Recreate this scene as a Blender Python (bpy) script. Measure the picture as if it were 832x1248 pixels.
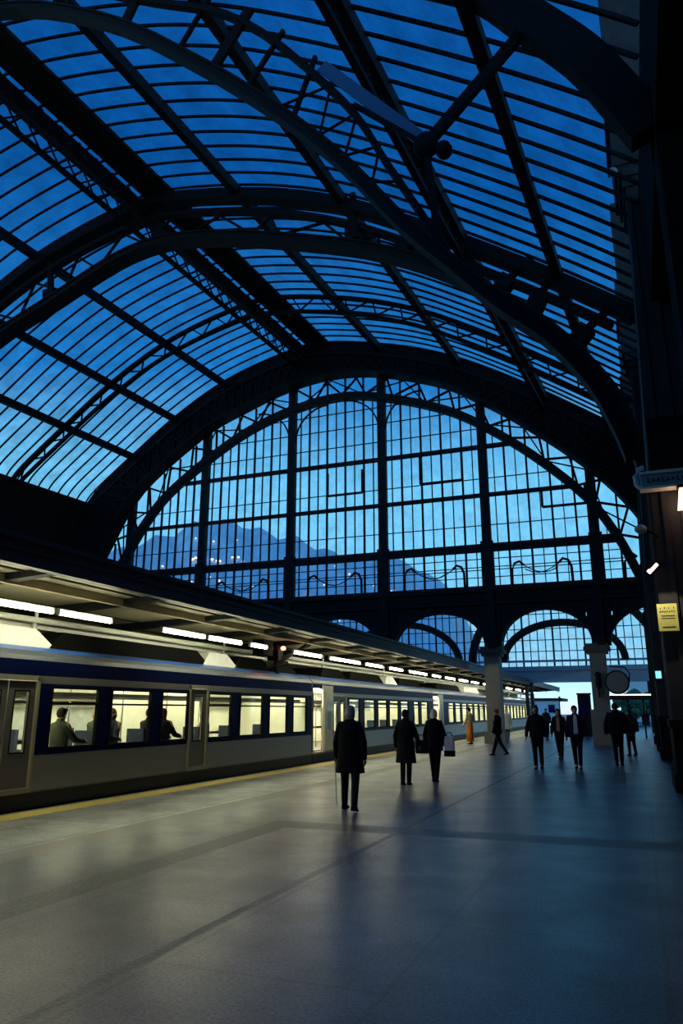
import bpy, bmesh, math, random
from mathutils import Vector, Matrix
random.seed(7)
PI = math.pi
SC = bpy.context.scene
C = SC.collection
for o in list(bpy.data.objects): bpy.data.objects.remove(o)

# ------------------------------------------------------------------ camera, world, exposure
FPX = 900.0
cam_d = bpy.data.cameras.new('camera'); cam = bpy.data.objects.new('camera', cam_d); C.objects.link(cam)
cam_d.sensor_fit = 'VERTICAL'; cam_d.sensor_height = 24.0; cam_d.lens = FPX / 1248 * 24.0
cam_d.clip_end = 3000
PITCH = math.atan(242 / 900); YAW = math.atan(364 / math.hypot(900, 242))
cam.location = (0, 0, 1.6); cam.rotation_euler = (PI / 2 + PITCH, 0, YAW)
SC.camera = cam
SC.view_settings.view_transform = 'Standard'; SC.view_settings.look = 'None'
SC.view_settings.exposure = 0.0; SC.view_settings.gamma = 1.0; SC.view_settings.use_curve_mapping = False

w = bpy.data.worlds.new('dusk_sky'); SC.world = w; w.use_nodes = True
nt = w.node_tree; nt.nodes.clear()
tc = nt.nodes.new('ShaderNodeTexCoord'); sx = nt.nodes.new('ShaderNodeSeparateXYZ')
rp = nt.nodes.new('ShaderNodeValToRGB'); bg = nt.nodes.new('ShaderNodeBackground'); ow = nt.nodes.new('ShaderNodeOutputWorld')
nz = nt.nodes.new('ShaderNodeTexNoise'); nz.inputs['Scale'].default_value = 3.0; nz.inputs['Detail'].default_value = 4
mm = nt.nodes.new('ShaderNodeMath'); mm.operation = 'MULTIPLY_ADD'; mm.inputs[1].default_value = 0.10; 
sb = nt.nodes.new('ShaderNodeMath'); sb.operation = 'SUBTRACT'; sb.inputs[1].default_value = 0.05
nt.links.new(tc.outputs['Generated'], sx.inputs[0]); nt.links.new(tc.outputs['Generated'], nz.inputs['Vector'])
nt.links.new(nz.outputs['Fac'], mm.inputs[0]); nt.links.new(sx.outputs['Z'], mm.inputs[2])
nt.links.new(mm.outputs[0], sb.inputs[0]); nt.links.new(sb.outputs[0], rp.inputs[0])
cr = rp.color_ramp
SKY = [(0.0, (.70, 1.1, 1.3)), (.07, (.40, .85, 1.15)), (.16, (.30, .84, 1.22)), (.30, (.24, .76, 1.16)), (.42, (.020, .27, .74)), (.62, (.004, .120, .44)), (.80, (.004, .115, .44)), (1.0, (.01, .30, 1.35))]  # zenith stop raised above the view to throw more blue onto the floor
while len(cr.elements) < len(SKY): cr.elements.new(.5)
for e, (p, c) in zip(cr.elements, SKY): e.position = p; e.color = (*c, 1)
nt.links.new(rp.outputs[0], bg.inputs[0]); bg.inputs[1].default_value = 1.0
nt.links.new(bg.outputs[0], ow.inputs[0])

# ------------------------------------------------------------------ materials
def mat(name, col, rough=.6, metal=0., noise=None, bump=0., nscale=8., emit=None, estr=0., spec=.5):
    m = bpy.data.materials.new(name); m.use_nodes = True; t = m.node_tree; b = t.nodes['Principled BSDF']
    b.inputs['Base Color'].default_value = (*col, 1); b.inputs['Roughness'].default_value = rough
    b.inputs['Metallic'].default_value = metal; b.inputs['Specular IOR Level'].default_value = spec
    if emit: b.inputs['Emission Color'].default_value = (*emit, 1); b.inputs['Emission Strength'].default_value = estr
    if noise or bump:
        tc = t.nodes.new('ShaderNodeTexCoord'); n = t.nodes.new('ShaderNodeTexNoise')
        n.inputs['Scale'].default_value = nscale; n.inputs['Detail'].default_value = 5
        t.links.new(tc.outputs['Object'], n.inputs['Vector'])
        if noise:
            mx = t.nodes.new('ShaderNodeMix'); mx.data_type = 'RGBA'
            mx.inputs['A'].default_value = (*[c * (1 - noise) for c in col], 1); mx.inputs['B'].default_value = (*[min(1, c * (1 + noise)) for c in col], 1)
            t.links.new(n.outputs['Fac'], mx.inputs['Factor']); t.links.new(mx.outputs['Result'], b.inputs['Base Color'])
        if bump:
            bp = t.nodes.new('ShaderNodeBump'); bp.inputs['Strength'].default_value = bump; bp.inputs['Distance'].default_value = .02
            t.links.new(n.outputs['Fac'], bp.inputs['Height']); t.links.new(bp.outputs[0], b.inputs['Normal'])
    return m

def glass(name, tint, dirt=.3, scale=1.2, gloss=.06, rough=.15, grime=(.02, .04, .07)):
    m = bpy.data.materials.new(name); m.use_nodes = True; t = m.node_tree; t.nodes.clear()
    o = t.nodes.new('ShaderNodeOutputMaterial'); tr = t.nodes.new('ShaderNodeBsdfTransparent'); gl = t.nodes.new('ShaderNodeBsdfGlossy')
    gl.inputs['Roughness'].default_value = rough; gl.inputs['Color'].default_value = (.8, .9, 1, 1)
    tc = t.nodes.new('ShaderNodeTexCoord'); n = t.nodes.new('ShaderNodeTexNoise'); n.inputs['Scale'].default_value = scale; n.inputs['Detail'].default_value = 6
    n.inputs['Roughness'].default_value = .65
    t.links.new(tc.outputs['Object'], n.inputs['Vector'])
    mr = t.nodes.new('ShaderNodeMapRange'); mr.inputs['From Min'].default_value = .3; mr.inputs['From Max'].default_value = .7
    mr.inputs['To Min'].default_value = 1 - dirt; mr.inputs['To Max'].default_value = 1
    t.links.new(n.outputs['Fac'], mr.inputs['Value'])
    mx = t.nodes.new('ShaderNodeMix'); mx.data_type = 'RGBA'; mx.blend_type = 'MULTIPLY'; mx.inputs['Factor'].default_value = 1
    mx.inputs['A'].default_value = (*tint, 1); t.links.new(mr.outputs[0], mx.inputs['B']); t.links.new(mx.outputs['Result'], tr.inputs['Color'])
    ms = t.nodes.new('ShaderNodeMixShader'); ms.inputs[0].default_value = gloss
    t.links.new(tr.outputs[0], ms.inputs[1]); t.links.new(gl.outputs[0], ms.inputs[2]); t.links.new(ms.outputs[0], o.inputs[0])
    return m

def slab_mat(name, col, bw, bh, rough=.36, mortar=.55, msize=.01):
    m = bpy.data.materials.new(name); m.use_nodes = True; t = m.node_tree; b = t.nodes['Principled BSDF']
    tc = t.nodes.new('ShaderNodeTexCoord'); mp = t.nodes.new('ShaderNodeMapping'); mp.inputs['Rotation'].default_value = (0, 0, PI / 2)
    b.inputs['Specular IOR Level'].default_value = .42; br = t.nodes.new('ShaderNodeTexBrick'); br.inputs['Scale'].default_value = 1; br.inputs['Brick Width'].default_value = bw; br.inputs['Row Height'].default_value = bh
    br.inputs['Mortar Size'].default_value = msize; br.inputs['Mortar Smooth'].default_value = .3; br.offset = .5
    br.inputs['Color1'].default_value = (*[c * .90 for c in col], 1); br.inputs['Color2'].default_value = (*[c * 1.1 for c in col], 1)
    br.inputs['Mortar'].default_value = (*[c * mortar for c in col], 1)
    t.links.new(tc.outputs['Object'], mp.inputs[0]); t.links.new(mp.outputs[0], br.inputs['Vector'])
    n = t.nodes.new('ShaderNodeTexNoise'); n.inputs['Scale'].default_value = 42; n.inputs['Detail'].default_value = 6; n.inputs['Roughness'].default_value = .7
    n2 = t.nodes.new('ShaderNodeTexNoise'); n2.inputs['Scale'].default_value = 1.1; n2.inputs['Detail'].default_value = 8; n2.inputs['Roughness'].default_value = .7
    for q in (n, n2): t.links.new(tc.outputs['Object'], q.inputs['Vector'])
    mr = t.nodes.new('ShaderNodeMapRange'); mr.inputs['From Min'].default_value = .3; mr.inputs['From Max'].default_value = .7; mr.inputs['To Min'].default_value = .25; mr.inputs['To Max'].default_value = 1.8
    t.links.new(n.outputs['Fac'], mr.inputs['Value'])
    sl = t.nodes.new('ShaderNodeMath'); sl.operation = 'MULTIPLY'; sl.inputs[1].default_value = .42; t.links.new(mr.outputs[0], sl.inputs[0]); t.links.new(sl.outputs[0], b.inputs['Specular IOR Level'])
    mx = t.nodes.new('ShaderNodeMix'); mx.data_type = 'RGBA'; mx.blend_type = 'MULTIPLY'; mx.inputs['Factor'].default_value = 1
    t.links.new(br.outputs['Color'], mx.inputs['A']); t.links.new(mr.outputs[0], mx.inputs['B'])
    m2 = t.nodes.new('ShaderNodeMapRange'); m2.inputs['From Min'].default_value = .35; m2.inputs['From Max'].default_value = .68; m2.inputs['To Min'].default_value = .62; m2.inputs['To Max'].default_value = 1.45
    t.links.new(n2.outputs['Fac'], m2.inputs['Value'])
    mx2 = t.nodes.new('ShaderNodeMix'); mx2.data_type = 'RGBA'; mx2.blend_type = 'MULTIPLY'; mx2.inputs['Factor'].default_value = 1
    t.links.new(mx.outputs['Result'], mx2.inputs['A']); t.links.new(m2.outputs[0], mx2.inputs['B']); t.links.new(mx2.outputs['Result'], b.inputs['Base Color'])
    r2 = t.nodes.new('ShaderNodeMapRange'); r2.inputs['From Min'].default_value = .35; r2.inputs['From Max'].default_value = .65; r2.inputs['To Min'].default_value = rough + .06; r2.inputs['To Max'].default_value = rough - .015
    t.links.new(n2.outputs['Fac'], r2.inputs['Value']); t.links.new(r2.outputs[0], b.inputs['Roughness'])
    bp = t.nodes.new('ShaderNodeBump'); bp.inputs['Strength'].default_value = .18; bp.inputs['Distance'].default_value = .004
    t.links.new(n.outputs['Fac'], bp.inputs['Height']); t.links.new(bp.outputs[0], b.inputs['Normal'])
    return m

M = {}
M['iron'] = mat('painted_iron', (.006, .0065, .008), .75, .0, .4, .2, 3, spec=.15)
M['iron_grey'] = mat('grey_iron', (.007, .007, .008), .7, .0, .3, .2, 3, spec=.2)
M['iron_end'] = mat('end_wall_iron', (.016, .017, .021), .7, 0, .4, .2, 3, spec=.2)
M['capstone'] = mat('capital_stone', (.10, .095, .085), .8, 0, .3, .4, 10)
M['soot'] = mat('sooty_boards', (.022, .018, .015), .9, 0, .5, .5, 2.5, spec=.05)
M['wallstone'] = mat('dark_wall', (.013, .012, .012), .9, 0, .4, .4, 1.5, spec=.04)
M['colstone'] = mat('dark_column_paint', (.036, .037, .042), .7, 0, .35, .3, 2, spec=.1)
M['pillar'] = mat('granite_pillar', (.20, .195, .18), .8, 0, .35, .5, 14)
M['roofglass'] = glass('roof_glass', (.78, .88, .95), .42, .9, .015, .3)
M['pane'] = glass('window_pane', (.80, .90, .97), .30, 1.6, .04, .2)
M['trainglass'] = glass('train_glass', (.88, .92, .88), .05, 3, .06, .03)
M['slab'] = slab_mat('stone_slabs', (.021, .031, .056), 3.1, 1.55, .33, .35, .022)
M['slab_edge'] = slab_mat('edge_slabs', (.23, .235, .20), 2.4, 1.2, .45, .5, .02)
M['strip_beige'] = mat('beige_strip', (.13, .118, .09), .5, 0, .3, .4, 20)
M['strip_dark'] = mat('dark_strip', (.024, .027, .032), .45, 0, .3, .4, 20)
M['yellow'] = mat('yellow_line', (.60, .46, .10), .6, 0, .25, .3, 12)
M['kerb'] = mat('kerb_stone', (.18, .18, .17), .7, 0, .3, .4, 10)
M['ballast'] = mat('ballast', (.03, .03, .03), .95, 0, .6, .8, 20)
M['ground'] = mat('ground_outside', (.16, .18, .2), .7, 0, .3)
M['hill'] = mat('hillside', (.70, .80, .80), .95, 0, .3, .3, .03)  # pale cyan base colour stands in for distance haze
M['silver'] = mat('train_silver', (.30, .295, .27), .38, .55, .12, .15, 18)
M['silverroof'] = mat('train_roof_silver', (.16, .18, .22), .30, .7, .12, .1, 6)
M['navy'] = mat('train_navy', (.003, .007, .050), .35, 0, .15, spec=.06)
M['roof_sky_sheen'] = mat('train_roof_sky_sheen', (.02, .10, .42), .3)  # sky reflection along the roof edge, painted in as blue
M['black'] = mat('black_rubber', (.006, .006, .007), .8, spec=.1)
M['darkbox'] = mat('dark_roof_box', (.003, .003, .003), .9, 0, .3, spec=.05)
M['whitebox'] = mat('white_roof_box', (.62, .64, .62), .45, 0, .15)
M['skirt'] = mat('train_skirt', (.018, .018, .018), .6, 0, .3)
M['doorframe'] = mat('door_frame_paint', (.30, .28, .20), .4, 0, .1)
M['doorgrey'] = mat('train_door', (.17, .16, .145), .4, .3, .1)
M['blind'] = mat('window_blind', (.42, .45, .42), .7, 0, .2)
M['cream'] = mat('cream_panel', (.72, .68, .50), .5, 0, .1)
M['creamwall'] = mat('interior_wall', (.75, .74, .62), .5)
M['beam'] = mat('cream_beam', (.50, .42, .26), .6, 0, .3, .2, 4)
M['whitepaint'] = mat('white_paint', (.68, .69, .62), .5, 0, .1)
M['canopy'] = mat('canopy_underside', (.22, .20, .125), .65, 0, .3, .3, 3)
M['canopytop'] = mat('canopy_top', (.06, .07, .08), .4, .3, .2)
M['fascia'] = mat('canopy_fascia', (.045, .05, .06), .5, 0, .2)
M['tube'] = mat('fluorescent_tube', (.9, .9, .9), .4, emit=(1.0, .97, .66), estr=36)
M['tint'] = mat('train_ceiling_light', (.9, .9, .9), .4, emit=(1.0, .93, .64), estr=18)
M['redlamp'] = mat('red_signal', (.8, .1, .05), .4, emit=(1.0, .16, .08), estr=14)
M['warmlamp'] = mat('warm_lamp', (.9, .7, .5), .4, emit=(1.0, .62, .38), estr=5)
M['hilllamp'] = mat('house_light', (.9, .7, .5), .4, emit=(1.0, .75, .5), estr=1.6)
M['cyanlamp'] = mat('screen_light', (.3, .8, .9), .4, emit=(.25, .8, 1.0), estr=1.2)
M['seat'] = mat('seat_fabric', (.02, .03, .06), .9)
M['signyellow'] = mat('sign_yellow', (.85, .80, .22), .5, emit=None)
M['signmark'] = mat('sign_marks', (.05, .05, .03), .6)
M['signgrey'] = mat('sign_grey', (.30, .33, .36), .5)
M['clock'] = mat('clock_face', (.20, .20, .19), .5)
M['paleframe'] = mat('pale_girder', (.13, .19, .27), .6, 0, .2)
M['skin'] = mat('skin', (.42, .24, .17), .55); M['eye'] = mat('eye', (.02, .02, .02), .3)
M['blueplate'] = mat('blue_plate', (.03, .10, .25), .5)
M['facade'] = mat('pale_facade', (.55, .62, .68), .7, 0, .2)
M['leaf'] = mat('foliage', (.03, .10, .05), .8, 0, .5)
CL = {}
def cloth(n, c):
    if n not in CL: CL[n] = mat('cloth_' + n, c, .9, 0, .2, .3, 30, spec=.2)
    return CL[n]
for n, c in dict(black=(.006, .006, .008), charcoal=(.012, .013, .017), dnavy=(.008, .010, .02), jeans=(.010, .012, .020), grey=(.42, .38, .33), blond=(.80, .70, .48), brown=(.03, .018, .012),
                 auburn=(.10, .03, .012), orange=(.80, .22, .02), yellowtop=(.75, .65, .35), creamc=(.55, .52, .40), white=(.62, .66, .70), maroon=(.03, .010, .010), teal=(.02, .20, .16),
                 olive=(.05, .06, .04), blue=(.02, .08, .35), whitebag=(.7, .7, .74), tan=(.3, .2, .12), shoe=(.010, .009, .009), pale=(.5, .5, .42)).items(): cloth(n, c)

# ------------------------------------------------------------------ mesh helpers
class MB:
    def __init__(s): s.v = []; s.f = []; s.m = []
    def add(s, vs, fs, mi=0):
        n = len(s.v); s.v += [tuple(v) for v in vs]; s.f += [tuple(n + i for i in f) for f in fs]; s.m += [mi] * len(fs)
    def box(s, a, b, mi=0):
        x0, y0, z0 = a; x1, y1, z1 = b
        s.add([(x0, y0, z0), (x1, y0, z0), (x1, y1, z0), (x0, y1, z0), (x0, y0, z1), (x1, y0, z1), (x1, y1, z1), (x0, y1, z1)],
              [(0, 3, 2, 1), (4, 5, 6, 7), (0, 1, 5, 4), (1, 2, 6, 5), (2, 3, 7, 6), (3, 0, 4, 7)], mi)
    def beam(s, p, q, wd, dp, mi=0, up=(0, 1, 0)):
        # box bar from p to q; wd measured along 'up', dp across it
        p = Vector(p); q = Vector(q); d = (q - p)
        if d.length < 1e-6: return
        d.normalize(); u = Vector(up); u = u - d * u.dot(d)
        if u.length < 1e-4: u = Vector((1, 0, 0)) - d * d.x
        u.normalize(); n = d.cross(u)
        vs = [e + u * (a * wd / 2) + n * (b * dp / 2) for e in (p, q) for a, b in ((-1, -1), (1, -1), (1, 1), (-1, 1))]
        s.add(vs, [(0, 1, 2, 3), (7, 6, 5, 4), (0, 4, 5, 1), (1, 5, 6, 2), (2, 6, 7, 3), (3, 7, 4, 0)], mi)
    def tube(s, pts, r, n=8, mi=0, cap=True):
        pts = [Vector(p) for p in pts]; rs = r if isinstance(r, (list, tuple)) else [r] * len(pts); vs = []; fs = []
        for i, p in enumerate(pts):
            d = (pts[min(i + 1, len(pts) - 1)] - pts[max(i - 1, 0)]).normalized()
            u = Vector((0, 0, 1)) if abs(d.z) < .9 else Vector((1, 0, 0)); u = (u - d * u.dot(d)).normalized(); v = d.cross(u)
            vs += [p + (u * math.cos(2 * PI * k / n) + v * math.sin(2 * PI * k / n)) * rs[i] for k in range(n)]
        for i in range(len(pts) - 1):
            for k in range(n): a = i * n + k; b = i * n + (k + 1) % n; fs.append((a, b, b + n, a + n))
        if cap: fs.append(tuple(range(n))[::-1]); fs.append(tuple((len(pts) - 1) * n + k for k in range(n)))
        s.add(vs, fs, mi)
    def loft(s, rings, mi=0, closed_ends=True):
        n = len(rings[0]); vs = [v for r in rings for v in r]; fs = []
        for i in range(len(rings) - 1):
            for k in range(n): a = i * n + k; b = i * n + (k + 1) % n; fs.append((a, b, b + n, a + n))
        if closed_ends: fs.append(tuple(range(n))[::-1]); fs.append(tuple((len(rings) - 1) * n + k for k in range(n)))
        s.add(vs, fs, mi)
    def sphere(s, c, r, n=10, m=7, mi=0):
        rx, ry, rz = r if isinstance(r, (list, tuple)) else (r, r, r)
        rings = []
        for j in range(m + 1):
            t = -PI / 2 + PI * (j + .02) / (m + .04); rings.append([(c[0] + rx * math.cos(t) * math.cos(2 * PI * k / n), c[1] + ry * math.cos(t) * math.sin(2 * PI * k / n), c[2] + rz * math.sin(t)) for k in range(n)])
        s.loft(rings, mi)
    def lathe(s, prof, c=(0, 0), n=16, mi=0):
        s.loft([[(c[0] + r * math.cos(2 * PI * k / n), c[1] + r * math.sin(2 * PI * k / n), z) for k in range(n)] for r, z in prof], mi)
    def sweep(s, pts, Y0, Y1, depth, mi=0, top=0.):
        """ribbon beam in the x-z plane along pts [(x,z)], from offset top below the line to top+depth, between Y0 and Y1"""
        n = len(pts); rings = []
        for i in range(n):
            a = pts[max(i - 1, 0)]; b = pts[min(i + 1, n - 1)]; dx, dz = b[0] - a[0], b[1] - a[1]; l = math.hypot(dx, dz); nx, nz_ = dz / l, -dx / l
            x, z = pts[i]; rings.append([(x + nx * top, Y0, z + nz_ * top), (x + nx * top, Y1, z + nz_ * top), (x + nx * (top + depth), Y1, z + nz_ * (top + depth)), (x + nx * (top + depth), Y0, z + nz_ * (top + depth))])
        s.loft(rings, mi)
    def build(s, name, mats, parent=None, smooth=False):
        me = bpy.data.meshes.new(name); me.from_pydata(s.v, [], s.f); 
        for m in (mats if isinstance(mats, (list, tuple)) else [mats]): me.materials.append(m)
        me.polygons.foreach_set('material_index', s.m)
        bm = bmesh.new(); bm.from_mesh(me); bmesh.ops.recalc_face_normals(bm, faces=bm.faces); bm.to_mesh(me); bm.free()
        if smooth: me.polygons.foreach_set('use_smooth', [True] * len(me.polygons))
        o = bpy.data.objects.new(name, me); C.objects.link(o)
        if parent:
            o.parent = parent
            # vertices are written in world space unless the parent sits elsewhere
        return o
def world_parts(root):
    """children were modelled in world space: keep them there under an Empty that stands at its base"""
    for ch in root.children:
        ch.matrix_parent_inverse = root.matrix_basis.inverted()
def tag(o, label=None, cat=None, group=None, kind=None):
    if label: o['label'] = label
    if cat: o['category'] = cat
    if group: o['group'] = group
    if kind: o['kind'] = kind
    return o
def empty(name, loc=(0, 0, 0), rz=0):
    o = bpy.data.objects.new(name, None); C.objects.link(o); o.location = loc; o.rotation_euler = (0, 0, rz); o.empty_display_size = .2; return o

# ------------------------------------------------------------------ hall geometry
YE = 39.0
def XC(Y): return -16 + .0734 * (Y - 39)
def catmull(P, per=8):
    out = []
    for i in range(len(P) - 1):
        p0 = P[max(i - 1, 0)]; p1 = P[i]; p2 = P[i + 1]; p3 = P[min(i + 2, len(P) - 1)]
        for k in range(per):
            t = k / per
            out.append(tuple(.5 * ((2 * p1[j]) + (-p0[j] + p2[j]) * t + (2 * p0[j] - 5 * p1[j] + 4 * p2[j] - p3[j]) * t * t + (-p0[j] + 3 * p1[j] - 3 * p2[j] + p3[j]) * t ** 3) for j in (0, 1)))
    out.append(tuple(P[-1])); return out
PROF = catmull([(-17.2, 15.0), (-16.4, 15.9), (-13.5, 18.1), (-10.4, 20.3), (-6.8, 22.2), (-2.8, 23.35), (0, 23.6), (4.4, 22.6), (8, 21.2), (11.4, 19.2), (14.8, 16.85), (17, 15.2), (18.6, 13.9), (19.6, 13.0), (20.6, 12.0), (21.4, 11.2)], 5)
def zs(dx):
    for a, b in zip(PROF, PROF[1:]):
        if a[0] <= dx <= b[0]: t = (dx - a[0]) / (b[0] - a[0]); return a[1] + t * (b[1] - a[1])
    return PROF[-1][1] if dx > 0 else PROF[0][1]
XR = 1.15     # plane of the right-hand wall, behind the columns
def prof_at(Y, x0=-17.2, x1=None, step=None):
    x1 = XR - XC(Y) if x1 is None else x1
    return [(XC(Y) + a, b) for a, b in PROF if x0 <= a <= x1] + [(XC(Y) + x1, zs(x1))]

# floor --------------------------------------------------------------
fl = MB(); FXs = [-9.62, -9.55, -9.5, -9.04, -7.05, -6.62, -5.25, -4.85, -3.28, -3.18, -2.2, 14.0]
FYs = [-6, 4.0, 10.2, 10.8, 18.4, 18.7, 30, 30.3, 44, 300]
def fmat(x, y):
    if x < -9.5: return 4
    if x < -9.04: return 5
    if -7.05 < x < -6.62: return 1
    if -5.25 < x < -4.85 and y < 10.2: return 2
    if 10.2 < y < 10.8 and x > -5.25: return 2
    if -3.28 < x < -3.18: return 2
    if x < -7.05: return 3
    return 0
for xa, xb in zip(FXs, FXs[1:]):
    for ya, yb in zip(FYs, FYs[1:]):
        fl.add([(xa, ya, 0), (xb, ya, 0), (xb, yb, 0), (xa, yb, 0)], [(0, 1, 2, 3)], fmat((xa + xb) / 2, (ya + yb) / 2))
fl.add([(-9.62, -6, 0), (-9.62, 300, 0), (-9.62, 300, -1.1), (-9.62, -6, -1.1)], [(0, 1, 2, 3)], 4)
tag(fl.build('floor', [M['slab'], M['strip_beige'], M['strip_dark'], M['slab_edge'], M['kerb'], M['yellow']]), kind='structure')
tb = MB(); tb.box((-13.3, -6, -1.25), (-9.62, 300, -1.1)); tag(tb.build('track_bed', M['ballast']), kind='structure')
fp = MB(); fp.box((-34, -6, -1.2), (-13.3, 120, 0)); tag(fp.build('far_platform', M['slab_edge']), kind='structure')
gd = MB(); gd.box((-900, 300, -.3), (900, 1500, -.02)); gd.box((-900, 120, -.3), (-13.3, 300, -.02)); gd.box((14, 60, -.3), (900, 300, -.02)); tag(gd.build('ground', M['ground']), kind='structure')

# roof skin ----------------------------------------------------------
sk = MB(); NY = 12; Ys = [-2 + (YE + 2) * i / NY for i in range(NY + 1)]
rows = [[(XC(Y) + a, Y, b) for a, b in PROF] for Y in Ys]
npf = len(PROF); vs = [v for r in rows for v in r]; fs = []; ms = []
for i in range(NY):
    for k in range(npf - 1): fs.append((i * npf + k, i * npf + k + 1, (i + 1) * npf + k + 1, (i + 1) * npf + k))
sk.add(vs, fs)
roof = tag(sk.build('ceiling', M['roofglass']), kind='structure')
# glazing bars (one pattern of the glazed skin)
gb = MB(); y = 2.0
while y < YE - .3:
    gb.sweep(prof_at(y), y - .035, y + .035, .085, 0, .02)
    y += .80
o = gb.build('glazing_bars', M['iron'], roof)
o['kind'] = 'stuff'
rs = MB()                      # boarded ridge strip
for a, b in ((-1.1, .35),):
    n = 10
    for i in range(n):
        Y0 = -2 + (YE + 2) * i / n; Y1 = -2 + (YE + 2) * (i + 1) / n
        vs = []
        for Y in (Y0, Y1):
            for dx, dz in ((a, -.14), (b, -.14), (b, .02), (a, .02)): vs.append((XC(Y) + dx, Y, zs(dx) + dz))
        rs.add(vs, [(0, 1, 5, 4), (1, 2, 6, 5), (2, 3, 7, 6), (3, 0, 4, 7)])
rs.build('ridge_boarding', M['soot'], roof)
er = MB()                      # boarded eaves on the left
er.sweep([(XC(20) - 17.6, 14.6), (XC(20) - 16.2, 15.75)], 0, 1, .1) if False else None
er.add([(XC(-2) - 17.2, -2, 15.0), (XC(YE) - 17.2, YE, 15.0), (XC(YE) - 18.4, YE, 12.2), (XC(-2) - 18.4, -2, 12.2)], [(0, 1, 2, 3)])
er.add([(XC(-2) - 17.2, -2, 15.1), (XC(YE) - 17.2, YE, 15.1), (XC(YE) - 18.5, YE, 12.2), (XC(-2) - 18.5, -2, 12.2)], [(0, 1, 2, 3)])
er.build('eaves_boarding', M['soot'], roof)

# left wall and right wall ------------------------------------------
wl = MB()
wl.add([(XC(-2) - 18.4, -2, 0), (XC(YE) - 18.4, YE, 0), (XC(YE) - 18.4, YE, 12.3), (XC(-2) - 18.4, -2, 12.3), (XC(-2) - 18.8, -2, 0), (XC(YE) - 18.8, YE, 0), (XC(YE) - 18.8, YE, 12.3), (XC(-2) - 18.8, -2, 12.3)],
       [(0, 1, 2, 3), (4, 5, 6, 7), (0, 1, 5, 4), (3, 2, 6, 7), (0, 3, 7, 4), (1, 2, 6, 5)])
tag(wl.build('wall_left', M['wallstone']), kind='structure')
wr = MB(); wr.box((2.1, -2, 0), (2.6, YE + 1.5, 12.0)); 
for k in range(10):
    ya = -2 + 4.2 * k; yb = ya + 4.2; za = zs(XR - XC(min(ya, YE))) + .1; zb = zs(XR - XC(min(yb, YE))) + .1
    wr.add([(XR, ya, 11.0), (XR, yb, 11.0), (XR, yb, zb), (XR, ya, za), (2.4, ya, 11.0), (2.4, yb, 11.0), (2.4, yb, zb), (2.4, ya, za)], [(0, 1, 2, 3), (4, 5, 6, 7), (0, 1, 5, 4), (3, 2, 6, 7)])

for k in range(2, 9): wr.box((1.95, k * 4.5, 0), (2.15, k * 4.5 + .5, 11.6))
wr.box((XR, 11.5, 0), (2.1, 12.5, 12)); wr.box((.5, 11.75, 5.3), (2.1, 12.25, 6.0)); wr.box((1.9, -2, 4.6), (2.15, YE + 1.5, 5.0)); wr.box((1.9, -2, 8.9), (2.15, YE + 1.5, 9.3))
tag(wr.build('wall_right', M['wallstone']), kind='structure')
wb = MB(); wb.box((-37, -3.0, 0), (3, -2.2, 14)); tag(wb.build('wall_back', M['wallstone']), kind='structure')

# purlins -------------------------------------------------------------
def purlin(dx, wd, dp, label, lattice=False, drop=1.35, Y0=0.0, Y1=YE - .1, double=False):
    root = empty('roof_purlin', (XC(20) + dx, 20, zs(dx) - .1))
    n = 3; b = MB()
    ns = 1
    for i in range(ns): 
        p = (XC(Y0) + dx, Y0, zs(dx) - .14 - dp / 2); q = (XC(Y1) + dx, Y1, zs(dx) - .14 - dp / 2)
        b.beam(p, q, wd, dp, 0, (1, 0, 0))
    b.build('top_flange', M['iron_grey'], root)
    if lattice:
        sx_ = .42
        for s in ((-sx_, sx_) if double else (0,)):
            c = MB(); c.beam((XC(Y0) + dx + s, Y0, zs(dx) - drop), (XC(Y1) + dx + s, Y1, zs(dx) - drop), .20, .16, 0, (1, 0, 0)); c.build('bottom_flange', M['iron_grey'], root)
            l = MB(); y = Y0; st = .95; k = 0
            while y + st < Y1:
                za, zb = zs(dx) - .3, zs(dx) - drop
                if k % 2: za, zb = zb, za
                l.beam((XC(y) + dx + s, y, za), (XC(y + st) + dx + s, y + st, zb), .05, .07, 0, (1, 0, 0))
                l.beam((XC(y) + dx + s, y, zb), (XC(y + st) + dx + s, y + st, za), .05, .07, 0, (1, 0, 0))
                y += st; k += 1
            l.build('lattice', M['iron'], root)
    tag(root, label, 'roof beam', 'roof purlins'); world_parts(root)
    return root
purlin(-13.5, .22, .42, 'dark iron roof beam running lengthwise, lowest on the left slope near the eaves')
purlin(-10.4, .22, .42, 'dark iron roof beam running lengthwise midway down the left glazed slope')
purlin(-6.8, .22, .42, 'dark iron roof beam running lengthwise high on the left slope, next below the lattice girder')
purlin(-1.5, .5, .4, 'deep lattice girder with X-bracing running lengthwise just left of the dark ridge strip', True, 1.25, double=True)
purlin(3.6, .30, .45, 'dark iron roof beam running lengthwise, first one right of the ridge strip')
purlin(8.3, .30, .45, 'dark iron roof beam running lengthwise, second one right of the ridge strip')
purlin(12.8, .40, .50, 'heavy iron lattice girder running lengthwise on the right-hand roof slope', True, 1.25)
purlin(16.0, .30, .45, 'dark iron roof beam running lengthwise nearest the right-hand wall')

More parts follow.
